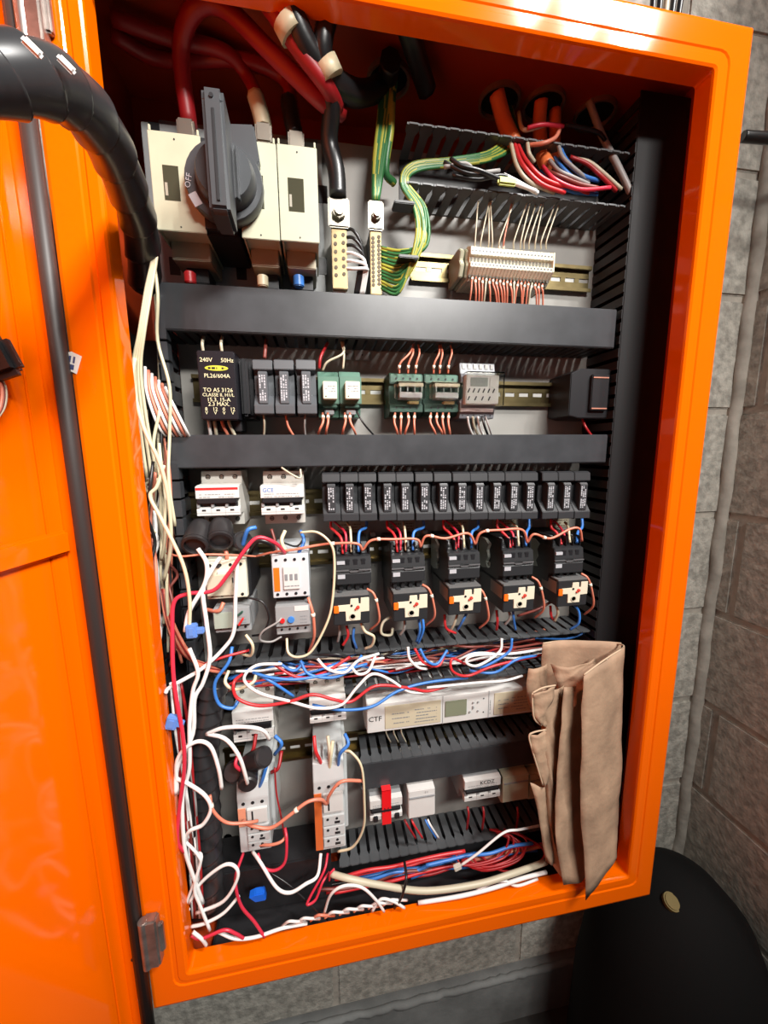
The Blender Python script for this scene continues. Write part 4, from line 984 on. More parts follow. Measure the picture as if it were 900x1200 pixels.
wire([(310, 420, .082), (311, 408, .085), (312, 398, .1)], .0022, 'brown', 'dark wire above the leftmost slate fuse holder')
wire([(309, 486, .08), (310, 498, .08), (309, 514, .09)], .0013, 'ivory', 'ivory wire under the leftmost slate fuse holder')
wire([(335, 486, .085), (338, 500, .08), (346, 514, .088)], .0015, 'salmon', 'salmon wire under the middle slate fuse holder')
wire([(358, 486, .08), (357, 498, .08), (358, 514, .09)], .0013, 'grey', 'grey wire under the right slate fuse holder')
for x_, c in ((244, 'white'), (251, 'ivory'), (260, 'salmon'), (268, 'ivory')):
    wire([(x_, 488, .085), (x_+1, 497, .078), (x_+3+(5 if x_ > 255 else 0), 512, .085)], .002, c, '%s wire with a white cap under the transformer' % names[c], 'wires under the transformer', markers=(.2,))
for x_ in (238, 260):
    wire([(x_, 412, .08), (x_-1, 402, .08), (x_+1, 394, .095)], .0018, 'ivory', 'ivory wire above the transformer', 'wires above the transformer')
for x_, c in ((548, 'white'), (554, 'ivory'), (560, 'white')):
    wire([(x_, 488, .085), (x_+2, 500, .09), (x_+8, 514, .1)], .0016, c, 'pale wire dropping from the timer', 'pale wires under the timer')
wire([(565, 488, .08), (568, 500, .078), (573, 513, .09)], .0017, 'black', 'black wire dropping from the timer, left of two', 'black wires under the timer')
wire([(569, 488, .08), (573, 500, .078), (577, 513, .09)], .0012, 'grey', 'grey wire dropping from the timer beside the black one')
wire([(682, 488, .1), (686, 500, .09), (694, 512, .09)], .0018, 'darkred', 'dark red wire under the plain black module')

# wires between fuse holders and black contactors
tops = [(399, 641), (463, 639), (531, 636), (595, 634), (655, 630)]
FXS = [(388, 431), (454, 498), (520, 562), (583, 622), (646, 684)]
for k, (x0_, y0_) in enumerate(tops):
    fl, fr_ = FXS[k]; g = 'wires into the %s black contactor' % tn[k]; y = y0_
    wire([(fl, 608, .09), (fl, 618, .085), (fl+6, 624, .078), (x0_+1, 632, .07), (x0_+3, y+8, .064)], .0019, 'red', 'red wire from the fuse holders into the %s black contactor' % tn[k])
    wire([(fl+2, 610, .095), (fl+9, 616, .09), (x0_+6, 626, .076), (x0_+6, y+6, .068)], .0017, 'pinkred', 'pinkish red wire feeding the %s black contactor' % tn[k])
    wire([((fl+fr_)/2-3, 612, .095), (x0_+11, 618, .08), (x0_+12, 628, .07), (x0_+13, y+6, .064)], .0017, 'cream', 'cream wire feeding the %s black contactor' % tn[k])
    wire([(fr_-2, 608, .09), (fr_-2, 618, .085), (x0_+22, 624, .076), (x0_+21, y+6, .064)], .002, 'blue', 'blue wire feeding the %s black contactor' % tn[k])
pts = [(300, 652, .07), (320, 647, .06), (345, 644, .055), (372, 639, .055), (390, 637, .052), (418, 637, .05), (425, 645, .056)]
wire(pts, .0017, 'salmon', 'salmon link wire from the orange-labelled contactor to the first black one', markers=(.7,))
hop = [((425, 645), (436, 633), (462, 632), (488, 632), (493, 641)), ((493, 641), (500, 628), (522, 631), (548, 625), (557, 638)), ((557, 638), (564, 624), (588, 621), (612, 621), (618, 636)), ((618, 636), (626, 626), (645, 631), (668, 620), (679, 620), (682, 634))]
for k, h in enumerate(hop):
    wire([(a_, b_, .052 if 0 < i < len(h)-1 else .058) for i, (a_, b_) in enumerate(h)], .0017, 'salmon', 'salmon link wire hopping from the %s black contactor to the next' % tn[k], markers=(.35,))
# side loops from contactor to overload
for k, (a_, b_) in enumerate(((432, 690), (497, 685), (560, 688), (625, 676), (683, 672))):
    wire([(a_-2, b_, .062), (a_+6, b_+6, .056), (a_+11, b_+22, .055), (a_+12, b_+38, .06), (a_+2, b_+48, .075)], .0016, 'salmon', 'salmon loop wire down the right side of the %s black contactor' % tn[k], markers=(.4,))
# wires from overloads into the duct
und = [(405, 735, 'red', [(406, 733, .07), (408, 745, .066), (402, 756, .07)]), (414, 737, 'blue', [(415, 735, .07), (414, 748, .066), (418, 760, .075)]), (424, 732, 'cream', [(423, 730, .06), (428, 740, .056), (438, 746, .056), (436, 756, .062), (428, 760, .07)]), (398, 733, 'grey', [(398, 732, .08), (398, 742, .075), (396, 752, .08)]),
 (466, 722, 'ivory', [(466, 720, .07), (450, 728, .062), (447, 742, .062), (458, 744, .066), (460, 736, .075)]), (473, 725, 'grey', [(474, 724, .07), (474, 736, .066), (469, 744, .07)]), (490, 724, 'blue', [(490, 722, .065), (492, 738, .062), (488, 752, .072)]), (494, 724, 'blue', [(495, 722, .07), (496, 738, .066), (490, 754, .076)]),
 (520, 720, 'red', [(521, 720, .07), (523, 736, .064), (534, 742, .07)]), (534, 722, 'ivory', [(536, 720, .07), (532, 732, .068), (526, 742, .075)]), (548, 718, 'blue', [(547, 718, .062), (542, 728, .06), (536, 738, .07)]),
 (584, 716, 'red', [(582, 715, .07), (583, 728, .066), (582, 738, .075)]), (594, 716, 'grey', [(596, 716, .07), (598, 724, .066), (592, 732, .07)]), (600, 716, 'blue', [(601, 716, .065), (602, 726, .064), (604, 738, .07)]),
 (645, 710, 'red', [(645, 710, .07), (646, 722, .07), (650, 728, .08)]), (652, 706, 'ivory', [(651, 708, .066), (654, 718, .064), (650, 728, .07)]), (672, 708, 'blue', [(670, 706, .06), (678, 716, .056), (678, 730, .056), (668, 738, .065)]), (630, 720, 'brown', [(648, 704, .07), (630, 714, .066), (606, 722, .075)])]
for _, _, c, p in und:
    wire(p, .0019, c, '%s wire dropping from an overload relay into the slotted duct' % names[c], '%s wires under the black overload relays' % names[c])

# ------------------------------------------------------------------ mixed bundle below the third duct
rn = random.Random(5)
cl = ['red', 'blue', 'white', 'salmon', 'blue', 'brown', 'grey', 'darkred', 'black', 'white', 'red', 'blue', 'ivory', 'brown']
def yc(x): return 795-(x-250)*.095+(x > 560)*-(x-560)*.06
for k in range(38):
    c = cl[k % len(cl)]; x0_ = rn.uniform(232, 470); L = rn.uniform(120, 260); off = rn.uniform(-13, 15); dy = rn.uniform(.074, .118)
    P = []
    n_ = 6
    for i in range(n_+1):
        xx = min(x0_+L*i/n_, 688); P.append((xx, yc(xx)+off*.8+rn.uniform(-7, 7), dy+rn.uniform(-.01, .01)))
    wire(P, .0017, c, '%s wire in the mixed bundle lying along the third slotted duct' % names[c], '%s wires in the mixed bundle' % names[c])
for c, p in (('red', [(545, 778, .06), (530, 772, .05), (530, 786, .046), (548, 792, .05), (580, 780, .05), (640, 766, .06)]), ('white', [(588, 748, .056), (585, 764, .05), (560, 780, .046), (546, 776, .046), (556, 768, .05), (600, 766, .056), (640, 760, .066)]), ('blue', [(600, 748, .056), (596, 764, .052), (570, 780, .05), (556, 782, .056)]),
 ('blue', [(550, 786, .056), (580, 788, .052), (608, 772, .052), (650, 766, .066)]), ('white', [(478, 758, .056), (480, 772, .05), (490, 782, .05), (500, 784, .056)]), ('blue', [(492, 760, .056), (500, 774, .05), (512, 778, .05), (524, 762, .06)]), ('red', [(486, 760, .056), (496, 776, .052), (514, 780, .052), (522, 764, .062)]),
 ('white', [(372, 772, .05), (384, 784, .046), (404, 788, .046), (420, 774, .05), (444, 766, .06)]), ('white', [(412, 782, .05), (420, 790, .048), (432, 786, .05), (440, 768, .06)]), ('blue', [(352, 774, .056), (362, 790, .048), (390, 794, .046), (412, 784, .05), (424, 768, .06)]), ('blue', [(326, 776, .056), (344, 786, .05), (356, 776, .056)]),
 ('blue', [(302, 790, .05), (320, 800, .044), (344, 816, .05)]), ('blue', [(296, 788, .05), (318, 794, .044), (350, 796, .044), (392, 788, .05), (430, 778, .06)]), ('red', [(320, 778, .056), (350, 794, .05), (380, 788, .05), (410, 770, .06)])):
    wire(p, .0019, c, '%s loose wire looping out in front of the mixed bundle' % names[c], '%s loose loops in front of the mixed bundle' % names[c])
# long loops in front of the meter
wire([(330, 778, .05), (300, 780, .036), (286, 796, .03), (304, 812, .028), (340, 822, .028), (372, 830, .03), (400, 826, .03), (418, 806, .032), (436, 790, .036), (456, 796, .04), (478, 810, .045), (496, 812, .05)], .0019, 'white', 'long white wire waving in front of the small breaker and meter')
wire([(284, 790, .05), (274, 800, .034), (278, 818, .03), (304, 827, .028), (340, 822, .028), (366, 814, .03), (392, 820, .03), (412, 822, .034), (440, 804, .04), (478, 806, .044), (500, 810, .05), (524, 804, .055)], .002, 'red', 'long red wire looping left then across in front of the meter')
wire([(366, 826, .04), (400, 832, .034), (436, 828, .034), (466, 810, .042), (500, 800, .048), (548, 794, .055)], .0019, 'blue', 'blue wire sweeping under the red one across the meter top')
wire([(272, 758, .05), (268, 776, .04), (252, 800, .036), (256, 824, .036), (272, 830, .036), (280, 820, .045)], .0021, 'blue', 'blue wire looping in front of the lower left breaker')
wire([(268, 786, .05), (264, 800, .04), (276, 808, .038), (296, 800, .04), (300, 790, .05)], .0021, 'cream', 'short cream loop above the lower left breaker')
wire([(500, 806, .05), (560, 800, .052), (590, 798, .056), (612, 792, .06)], .0018, 'white', 'white wire along the top of the meter')

# cream wire beside the first black contactor
wire([(352, 624, .055), (372, 624, .05), (388, 638, .046), (392, 660, .046), (390, 700, .044), (384, 728, .042), (366, 762, .04), (350, 770, .04), (338, 765, .045), (336, 748, .055)], .0016, 'cream', 'long cream wire hanging in a U left of the first black contactor')
wire([(330, 724, .05), (324, 730, .046), (308, 740, .046), (305, 750, .05), (318, 752, .056), (330, 746, .06)], .0014, 'grey', 'small grey loop left of the grey overload relay')
wire([(290, 700, .05), (308, 706, .046), (315, 724, .046), (308, 742, .056), (296, 745, .07)], .0014, 'black', 'black wire looping right of the old cream contactor')
wire([(361, 700, .056), (366, 716, .05), (368, 730, .05), (368, 748, .056), (362, 764, .07)], .0019, 'salmon', 'salmon wire down the right side of the grey overload relay', markers=(.35,))
wire([(318, 620, .07), (322, 634, .065), (324, 650, .06)], .0018, 'brown', 'brown-red wire under the blue-lettered breaker')
wire([(334, 622, .07), (330, 634, .062), (336, 648, .06)], .0024, 'cream', 'cream wire under the blue-lettered breaker')
wire([(352, 622, .075), (356, 634, .066), (350, 648, .06)], .0022, 'blue', 'blue wire under the blue-lettered breaker')
wire([(332, 636, .07), (348, 640, .066), (358, 628, .07)], .0012, 'black', 'thin black wire above the orange-labelled contactor')
wire([(330, 548, .062), (342, 556, .056), (352, 560, .056), (352, 550, .062)], .0012, 'ivory', 'thin ivory loop over the top of the blue-lettered breaker')

# ------------------------------------------------------------------ black cable shrouds
def shroud(label, px, py, y, r, L, ax, hollow=True):
    t = thing('cable_shroud', label, 'cable shroud', U(px, py, y)); t.rotation_euler = Vector(ax).to_track_quat('Z', 'Y').to_euler()
    prof = [(r*.9, -L), (r, -L*.7), (r, 0), (r*.8, .0005), (r*.78, -.004), (.0, -.004)] if hollow else [(r*.9, -L), (r, -L*.7), (r, -.002), (r*.85, 0), (0, .0)]
    MB().lathe(prof, (0, 0, 0), 'Z', 20).build('rubber_body', RUBBER, t)
    MB().lathe([(r*1.03, -.008), (r*1.03, -.004), (r*.98, -.004), (r*.98, -.008)], (0, 0, 0), 'Z', 20).build('collar', RUBBER, t)
    return t
shroud('left of two open black rubber shrouds below the red-striped breaker', 228, 640, .04, .0145, .035, (.0, -.75, -.4))
shroud('right of two open black rubber shrouds below the red-striped breaker', 258, 635, .045, .0145, .03, (.1, -.75, -.45))
shroud('black rubber shroud tucked right of the two open ones', 286, 634, .06, .012, .03, (.5, -.7, .2), False)
shroud('tilted black rubber shroud under the lower left breaker', 311, 886, .035, .0125, .035, (.7, -.5, .6), False)
shroud('round black rubber shroud facing forward on the tall left contactor', 290, 921, .028, .0115, .03, (.05, -1, -.1), False)
shroud('black rubber shroud behind, lower left of the tilted one', 272, 905, .055, .013, .03, (-.2, -.8, .5), False)
wire([(293, 648, .07), (302, 634, .056), (318, 638, .058), (322, 650, .064)], .003, 'black', 'short black cable between the shrouds and the orange-labelled contactor')
wire([(284, 640, .06), (290, 622, .052), (300, 618, .056)], .0026, 'blue', 'short blue wire poking out beside the upper black shrouds')
wire([(194, 648, .05), (212, 652, .034), (236, 650, .034), (262, 650, .04), (300, 652, .06)], .0012, 'salmon', 'thin salmon wire passing under the open black shrouds')
for c, p in (('salmon', [(262, 640, .06), (266, 652, .056), (262, 664, .06)]), ('salmon', [(262, 706, .05), (256, 716, .046), (240, 714, .06)]), ('darkred', [(300, 860, .06), (296, 880, .05), (284, 890, .06)]), ('pinkred', [(280, 882, .06), (276, 896, .05), (284, 904, .05)]), ('darkred', [(330, 880, .07), (326, 900, .056), (318, 905, .06)]), ('blue', [(322, 862, .05), (330, 872, .045), (322, 884, .055)]), ('blue', [(312, 898, .05), (308, 912, .05), (304, 922, .055)]),
  ('red', [(368, 862, .06), (370, 880, .05), (376, 894, .056), (376, 905, .064)]), ('ivory', [(384, 862, .06), (386, 880, .052), (386, 900, .06)]), ('cream', [(390, 868, .056), (388, 884, .05), (386, 902, .056)]), ('blue', [(404, 860, .056), (408, 872, .046), (398, 884, .046), (396, 902, .06)])):
    wire(p, .0024, c, '%s short wire feeding a tall pale contactor' % names[c] if p[0][1] > 840 else '%s short wire stub beside the old cream contactor' % names[c], '%s short stubs %s' % (names[c], 'low' if p[0][1] > 840 else 'high'))

# ------------------------------------------------------------------ big loose wires on the left
wire([(334, 648, .056), (322, 636, .04), (302, 630, .034), (286, 646, .03), (268, 672, .028), (250, 692, .026), (220, 696, .026), (204, 706, .024), (202, 740, .02), (204, 800, .012), (214, 860, .01), (216, 900, .012), (210, 950, .014), (208, 985, .012), (216, 998, .014)], .0023, 'pinkred', 'long pink-red wire from the orange-labelled contactor down the left side')
wire([(232, 643, .032), (242, 660, .028), (240, 684, .026), (222, 716, .024), (217, 740, .022)], .0025, 'white', 'white wire from the left shroud down to the blue connector')
wire([(222, 760, .02), (232, 788, .018), (226, 810, .018), (222, 850, .016), (222, 900, .016), (214, 935, .016), (216, 990, .014), (224, 1020, .016), (238, 1058, .02)], .0023, 'white', 'white wire from the blue connector down to the cabinet floor')
wire([(260, 650, .045), (248, 668, .03), (238, 692, .026), (242, 730, .024), (246, 770, .022), (238, 800, .02), (228, 820, .018), (226, 860, .018), (208, 900, .018), (206, 930, .016)], .0024, 'white', 'long white wire beside the left shroud falling past the old contactor')
wire([(278, 660, .04), (276, 700, .036), (274, 740, .034), (262, 760, .032), (236, 784, .024), (200, 805, .016), (194, 812, .014)], .0023, 'white', 'white wire crossing the old cream contactor then slanting down left')
wire([(288, 744, .045), (296, 756, .04), (294, 768, .046), (282, 766, .056)], .0019, 'cream', 'short cream wire curl below the old overload relay')
wire([(292, 762, .05), (262, 770, .04), (240, 778, .036)], .0017, 'red', 'red wire end below the old overload relay')
wire([(242, 860, .03), (262, 853, .022), (290, 852, .02), (308, 856, .022), (316, 866, .03)], .0023, 'white', 'white wire arching over the lower left breaker to its right')
wire([(242, 860, .03), (264, 866, .018), (280, 886, .014), (288, 910, .018), (290, 918, .024)], .0023, 'white', 'white wire arching down onto the round black shroud')
wire([(208, 930, .018), (208, 890, .016), (228, 870, .014), (246, 874, .014), (256, 900, .014), (260, 924, .018)], .0023, 'white', 'white wire hooping left of the black shrouds, ending in mid air')
wire([(206, 912, .018), (220, 918, .014), (240, 932, .012), (247, 948, .012), (238, 966, .012), (222, 974, .014), (216, 988, .02)], .0023, 'white', 'white wire curling in an S beside the left flange')
wire([(246, 932, .016), (250, 950, .012), (266, 964, .012), (290, 964, .014), (302, 962, .02)], .0019, 'salmon', 'salmon wire end curling into the tall left contactor', markers=(.2,))
wire([(284, 962, .03), (296, 968, .02), (318, 970, .018), (340, 955, .018), (360, 940, .022), (376, 937, .026), (383, 942, .034), (386, 932, .03), (400, 916, .028), (425, 915, .036)], .0022, 'salmon', 'thick salmon wire joining the two tall pale contactors', markers=(.38,))
wire([(422, 880, .04), (404, 880, .045), (412, 882, .04), (424, 900, .034), (427, 940, .032), (426, 970, .034), (414, 992, .038), (396, 998, .045)][1:], .0017, 'cream', 'cream wire bowing right of the amber-labelled contactor')
wire([(296, 998, .05), (306, 1012, .03), (324, 1040, .02), (340, 1046, .02), (358, 1036, .022), (372, 1026, .03), (376, 1000, .045)], .0022, 'white', 'white wire hanging in a U between the two tall contactors')
wire([(285, 1000, .05), (276, 1030, .02), (282, 1060, .016), (298, 1080, .016), (310, 1098, .012)], .002, 'pinkred', 'pink-red wire falling from the tall left contactor to the floor')
wire([(302, 1000, .05), (308, 1016, .04), (322, 1020, .036), (334, 1010, .036), (336, 985, .04), (334, 970, .05)], .002, 'pinkred', 'pink-red loop right of the tall left contactor')
wire([(302, 990, .05), (318, 990, .042), (330, 986, .042), (336, 978, .05)], .0019, 'salmon', 'short salmon wire at the right foot of the tall left contactor')
wire([(322, 900, .05), (324, 930, .05), (330, 960, .05), (334, 985, .06)], .0012, 'darkred', 'thin dark red wire hanging between the tall contactors')
wire([(384, 1000, .05), (380, 1020, .035), (364, 1050, .025), (360, 1060, .022), (370, 1054, .024), (378, 1034, .03), (386, 1022, .04)], .0017, 'pinkred', 'thin pink-red wire kinked below the amber-labelled contactor')
wire([(316, 1022, .05), (340, 1038, .04), (368, 1064, .03), (384, 1078, .03)], .0013, 'black', 'thin black wire slanting below the tall contactors')
wire([(230, 1070, .02), (262, 1056, .014), (278, 1030, .014), (276, 1016, .016), (262, 1014, .018), (236, 1034, .02), (222, 1058, .02)], .0021, 'white', 'white wire loop in the bottom left corner, the larger one')
wire([(228, 1000, .03), (236, 1004, .02), (228, 1040, .016), (234, 1060, .016), (246, 1090, .014)], .002, 'white', 'white wire twisting into the bottom left corner')
wire([(216, 985, .02), (232, 1002, .018), (234, 1016, .018), (218, 1060, .02), (222, 1066, .024)], .0018, 'white', 'thin white wire bending sharply beside the left flange bottom')
wire([(224, 1096, .014), (236, 1100, .012), (262, 1090, .01), (276, 1094, .01), (286, 1100, .012)], .002, 'pinkred', 'pink-red wire lying on the cabinet lip in the left corner')
wire([(224, 1086, .02), (240, 1082, .016), (262, 1070, .016), (280, 1050, .02)], .002, 'white', 'white wire segment above the pink-red one in the left corner')
wire([(226, 1092, .012), (236, 1100, .01), (242, 1108, .014)], .0021, 'white', 'short white wire end in the extreme bottom left corner')
wire([(256, 1092, .014), (276, 1100, .012), (300, 1098, .012), (330, 1088, .016), (360, 1082, .02)], .0021, 'white', 'white wire lying along the bottom lip towards the left')
wire([(380, 1070, .02), (388, 1048, .014), (404, 1038, .012), (424, 1040, .012), (440, 1054, .012), (450, 1068, .014)], .0019, 'white', 'white wire arch standing above the bottom lip')
wire([(436, 1068, .016), (446, 1054, .014), (460, 1056, .012), (474, 1064, .014)], .0019, 'white', 'small white wire arch right of the taller arch')
for k in range(8):
    x_ = 330+k*17; b = 1086-k*3.6
    wire([(x_, b, .022), (x_+8, b-6, .014), (x_+18, b-6, .014), (x_+28, b-6, .024)], .0017, 'white' if k != 2 else 'salmon', '%s wire end peeking over the bottom lip' % ('white' if k != 2 else 'salmon'), 'wire ends peeking over the bottom lip')
fc = wire([(388, 1024, .03), (410, 1030, .02), (450, 1038, .016), (500, 1044, .014), (560, 1036, .014), (600, 1024, .016), (640, 1010, .03)], .0042, 'ivory', 'flat white sheathed cable lying across the bottom of the cabinet', name='power_cable', cat='cable')
wire([(386, 1032, .03), (387, 1024, .028), (392, 1018, .03)], .0014, 'pinkred', 'red core sticking out of the flat white cable end')
wire([(490, 1058, .02), (540, 1050, .014), (580, 1040, .014), (610, 1030, .014), (640, 1022, .02)], .0028, 'white', 'white sheathed cable just below the flat one, near the bag')
wire([(556, 1046, .016), (572, 1036, .014), (590, 1032, .014), (606, 1038, .016), (630, 1030, .02)], .002, 'white', 'thinner white wire curling on the sheathed cables')
wire([(474, 1010, .035), (476, 1030, .012), (470, 1052, .012), (462, 1064, .016)], .0019, 'black', 'black cable tie tail strapped over the flat white cable')
wire([(540, 1014, .03), (560, 1000, .026), (590, 976, .028), (610, 972, .03), (640, 966, .05)], .0017, 'white', 'white wire with a clear plug end near the bag')
p = U(536, 1016, .029); tag(MB().box(-.0055, .0055, -.003, .003, -.0035, .0035, bev=.0008, M=Matrix.Rotation(-.3, 4, 'Y')).build('plug', mat('clear_plug', (.55, .52, .45), .25)), 'small translucent plug on the white wire end', 'plug').location = p
# bottom bundle
rn = random.Random(17)
for k in range(20):
    c = ['red', 'blue', 'blue', 'pinkred', 'black', 'red', 'blue', 'brown', 'darkred', 'salmon'][k % 10]
    x0_ = rn.uniform(350, 430) if k < 12 else rn.uniform(480, 540); L = rn.uniform(110, 190); off = rn.uniform(-6, 12); dy = rn.uniform(.045, .08)
    P = [(x0_+L*i/5, 1036-(x0_+L*i/5-380)*.2+off+rn.uniform(-3, 3), dy) for i in range(6)]
    wire(P, .0024, c, '%s wire in the bundle under the lowest slotted duct' % names[c], '%s wires in the lowest bundle' % names[c])
for k in range(8):
    a_ = rn.uniform(530, 560); wire([(a_, 1000, .05), (a_+10+k*3, 1014+k, .04), (a_+50+k*3, 1004+k, .044), (a_+62+k*2, 980+k*2, .05), (a_+40, 972, .07)], .0016, 'darkred', 'dark red wire coiled at the lower right beside the bag', 'dark red coil at the lower right')
for x_, c in ((502, 'blue'), (505, 'white'), (486, 'red'), (478, 'darkred')):
    wire([(x_-4, 960, .075), (x_, 968, .07), (x_+9, 982, .075)], .0016, c, '%s wire stub under the blank white module' % names[c], '%s stubs under the blank module' % names[c])
for x_ in (548, 566, 606): wire([(x_, 945, .08), (x_+1, 955, .075), (x_-1, 972, .085)], .0018, 'darkred', 'dark red wire under the modules near the bag', 'dark red wires under the right modules')
for x_ in (452, 461, 470): wire([(x_, 853, .08), (x_+1, 860, .082), (x_+6, 870, .095)], .001, 'ivory', 'ivory wire dropping from the meter into the short duct', 'ivory wires under the meter')
# blue connectors
def connector(label, px, py, y, m, rz=0):
    t = thing('wire_connector', label, 'connector', U(px, py, y)); t.rotation_euler = (0, rz, 0)
    mb = MB(); mb.box(-.006, .006, -.004, .004, -.008, .008, bev=.0012); mb.build('housing', m, t)
    MB().box(.005, .013, -.003, .003, -.004, .003, bev=.001).build('hinged_tab', m, t)
    MB().box(-.003, .003, -.0048, -.003, -.005, .005, bev=.0006).build('cap', m, t)
    return t
connector('light blue tap connector on the white wires below the shrouds', 225, 739, .02, BLUEC)
connector('light blue tap connector against the left flange, half way down', 202, 846, .012, BLUEC, .3)
p = U(303, 1048, .03); t = MB().prism([(-.012, .003), (-.004, .006), (.008, .006), (.010, -.006), (-.004, -.006)], -.005, .005, 'Y', bev=.001).build('wire_nut', BLUEC2); tag(t, 'bright blue wire cap lying near the bottom left', 'connector').location = p

# ------------------------------------------------------------------ wire harness down the left duct
rn = random.Random(2)
def lx(y): return 176+(y-300)*.045
cols = ['cream']*6+['white']*5+['ivory']*4+['salmon']*4+['brown']*3+['black']*3
for k, c in enumerate(cols):
    off = rn.uniform(-17, 11); y0_ = rn.choice((290, 430, 480, 520, 560, 600)) if c in ('cream', 'ivory') else rn.uniform(440, 640)
    y1_ = rn.uniform(720, 800) if c != 'cream' else rn.uniform(600, 780)
    P = []; n_ = 6; dy = rn.uniform(.03, .085)
    for i in range(n_+1):
        yy = y0_+(y1_-y0_)*i/n_; o_ = off+rn.uniform(-6, 6)
        if yy < 330: o_ = rn.uniform(-2, 3)
        P.append((lx(yy)+o_, yy, dy+rn.uniform(-.008, .008)))
    wire(P, .0018, c, '%s wire in the harness running down the left side' % names[c], '%s wires in the left harness' % names[c])
for k in range(4):
    wire([(180+k*2-4, 270, .045), (182+k*1.5-3, 300, .04), (177+k*2-6, 340, .035), (163+k*2, 390, .03), (156+k*3, 430, .035), (158+k*4, 480, .04), (166+k*6, 560, .045)], .0017, 'cream', 'cream wire leaving the mouth of the black spiral hose', 'cream wires out of the spiral hose')
wire([(158, 420, .03), (156, 450, .026), (168, 500, .024), (188, 545, .026), (198, 590, .03), (200, 640, .035), (192, 680, .045)], .0021, 'cream', 'cream wire bulging right in front of the harness top')
wire([(192, 545, .03), (184, 570, .026), (176, 582, .024), (190, 610, .022), (214, 660, .02), (222, 700, .02), (222, 736, .02)], .002, 'cream', 'cream wire crossing the harness down to the blue connector')
for k in range(7):
    wire([(170+k*4, 430+k*4, .07), (172+k*4, 460, .06), (186+k*5, 500, .06), (200+k*4, 516, .08)], .0017, 'salmon' if k % 2 else 'white', '%s wire sweeping right behind the second covered duct' % ('salmon' if k % 2 else 'white'), 'wires sweeping into the second covered duct')
for k in range(8):
    wire([(188+k*1.5, 690, .06), (196+k, 730, .05), (212+k*3, 765+k*2, .055), (250+k*2, 782+k, .07)], .0019, ['salmon', 'brown', 'darkred', 'salmon'][k % 4], 'reddish wire sweeping from the left harness into the third duct', 'reddish wires sweeping into the third duct')
for k in range(7):
    wire([(200+k*2, 800, .04), (208+k*2+rn.uniform(-4, 4), 860, .034), (214+k*2+rn.uniform(-5, 5), 930, .034), (222+k*2, 1000, .034), (226+k*2, 1075, .03)], .0018, ['white', 'darkred', 'brown', 'black', 'white', 'grey', 'darkred'][k], '%s wire running down the lower left side' % ['white', 'dark red', 'brown', 'black', 'white', 'grey', 'dark red'][k], 'lower left wires')

# spiral wrapped hoses
def spiral_hose(label, pts, r, turns, gap=True):
    P = spline([U(*p) for p in pts], 40); n = len(P)
    t = thing('spiral_hose', label, 'hose', P[0])
    bm = bmesh.new()
    tube_bm(bm, [p-P[0] for p in P], lambda u, k: r*(.88+.13*((u*turns-k) % 1.0)**1.5), 28)
    me = bpy.data.meshes.new('spiral_wrap'); bm.to_mesh(me); bm.free(); me.materials.append(HOSEM); o = bpy.data.objects.new('spiral_wrap', me); COL.objects.link(o); o.parent = t
    return t, P
hs, HP = spiral_hose('thick black spiral-wrapped cable loom arching in from the upper left', [(-190, 120, -.2), (-70, 92, -.19), (-20, 88, -.18), (30, 90, -.165), (70, 103, -.145), (105, 135, -.12), (132, 180, -.075), (150, 225, -.03), (163, 262, .015), (168, 300, .05), (170, 335, .08)], .0165, 11)
for k, (px, py, y) in enumerate(((38, 56, -.194), (78, 76, -.168))):
    p = U(px, py, y); MB().box(-.005, .005, -.0012, .0012, -.0018, .0018, bev=.001, M=Matrix.Rotation(.75, 4, 'Y')).build('white_wire_gap', WC['white'], hs).location = p-HP[0]
spiral_hose('black spiral-wrapped cable loom standing in the lower left duct', [(252, 800, .06), (244, 850, .055), (240, 900, .055), (243, 950, .055), (246, 1000, .06), (248, 1060, .06)], .017, 16)

# black connector on the door
ht_ = door_pt(-4, 420, .012)
t = thing('plug_connector', 'black plug on the open door at the left image edge', 'connector', ht_)
MB().box(-.02, .014, -.006, .008, -.016, .016, bev=.005, M=Matrix.Rotation(-.35, 4, 'Y')).build('housing', BLACK, t)
for k, (c, d_) in enumerate((('salmon', 0), ('brown', 2.2), ('ivory', 4.5))):
    a1 = door_pt(-6+d_, 440, .010); a2 = door_pt(2+d_, 455, .010); a3 = door_pt(0+d_, 478, .010); a4 = door_pt(-12, 500, .010)
    wire([a1, a2, a3, a4], .0011, c, '%s wire curving from the plug on the door' % names[c], 'wires of the plug on the door', world=True)

# ------------------------------------------------------------------ paper bag
def sheet(L, R_, rows=26, cols=8, bulge=0, crumple=.0012, seed=0, top=None, bottom=None):
    """ruled sheet of paper between a left and a right edge line"""
    def at(E, t):
        f = t*(len(E)-1); i = min(int(f), len(E)-2); u = f-i; return Vector(E[i]).lerp(Vector(E[i+1]), u)
    rn = random.Random(seed); ph = [rn.uniform(0, 6) for _ in range(6)]
    vs = []
    for j in range(rows+1):
        a = U(*at(L, j/rows)); b = U(*at(R_, j/rows)); row = []
        for i in range(cols+1):
            u = i/cols; p = a.lerp(b, u)
            dz = crumple*(math.sin(u*5+j*.5+ph[0])+math.sin(u*11-j*.9+ph[1])*.6+math.sin(j*1.7+ph[2]+u*3)*.4)
            p.y -= bulge*math.sin(PI*u); p.y += dz; row.append(p)
        vs.append(row)
    return vs
bag = thing('paper_bag', 'crumpled brown paper bag leaning in the lower right corner of the cabinet', 'paper bag', U(680, 1000, .0))
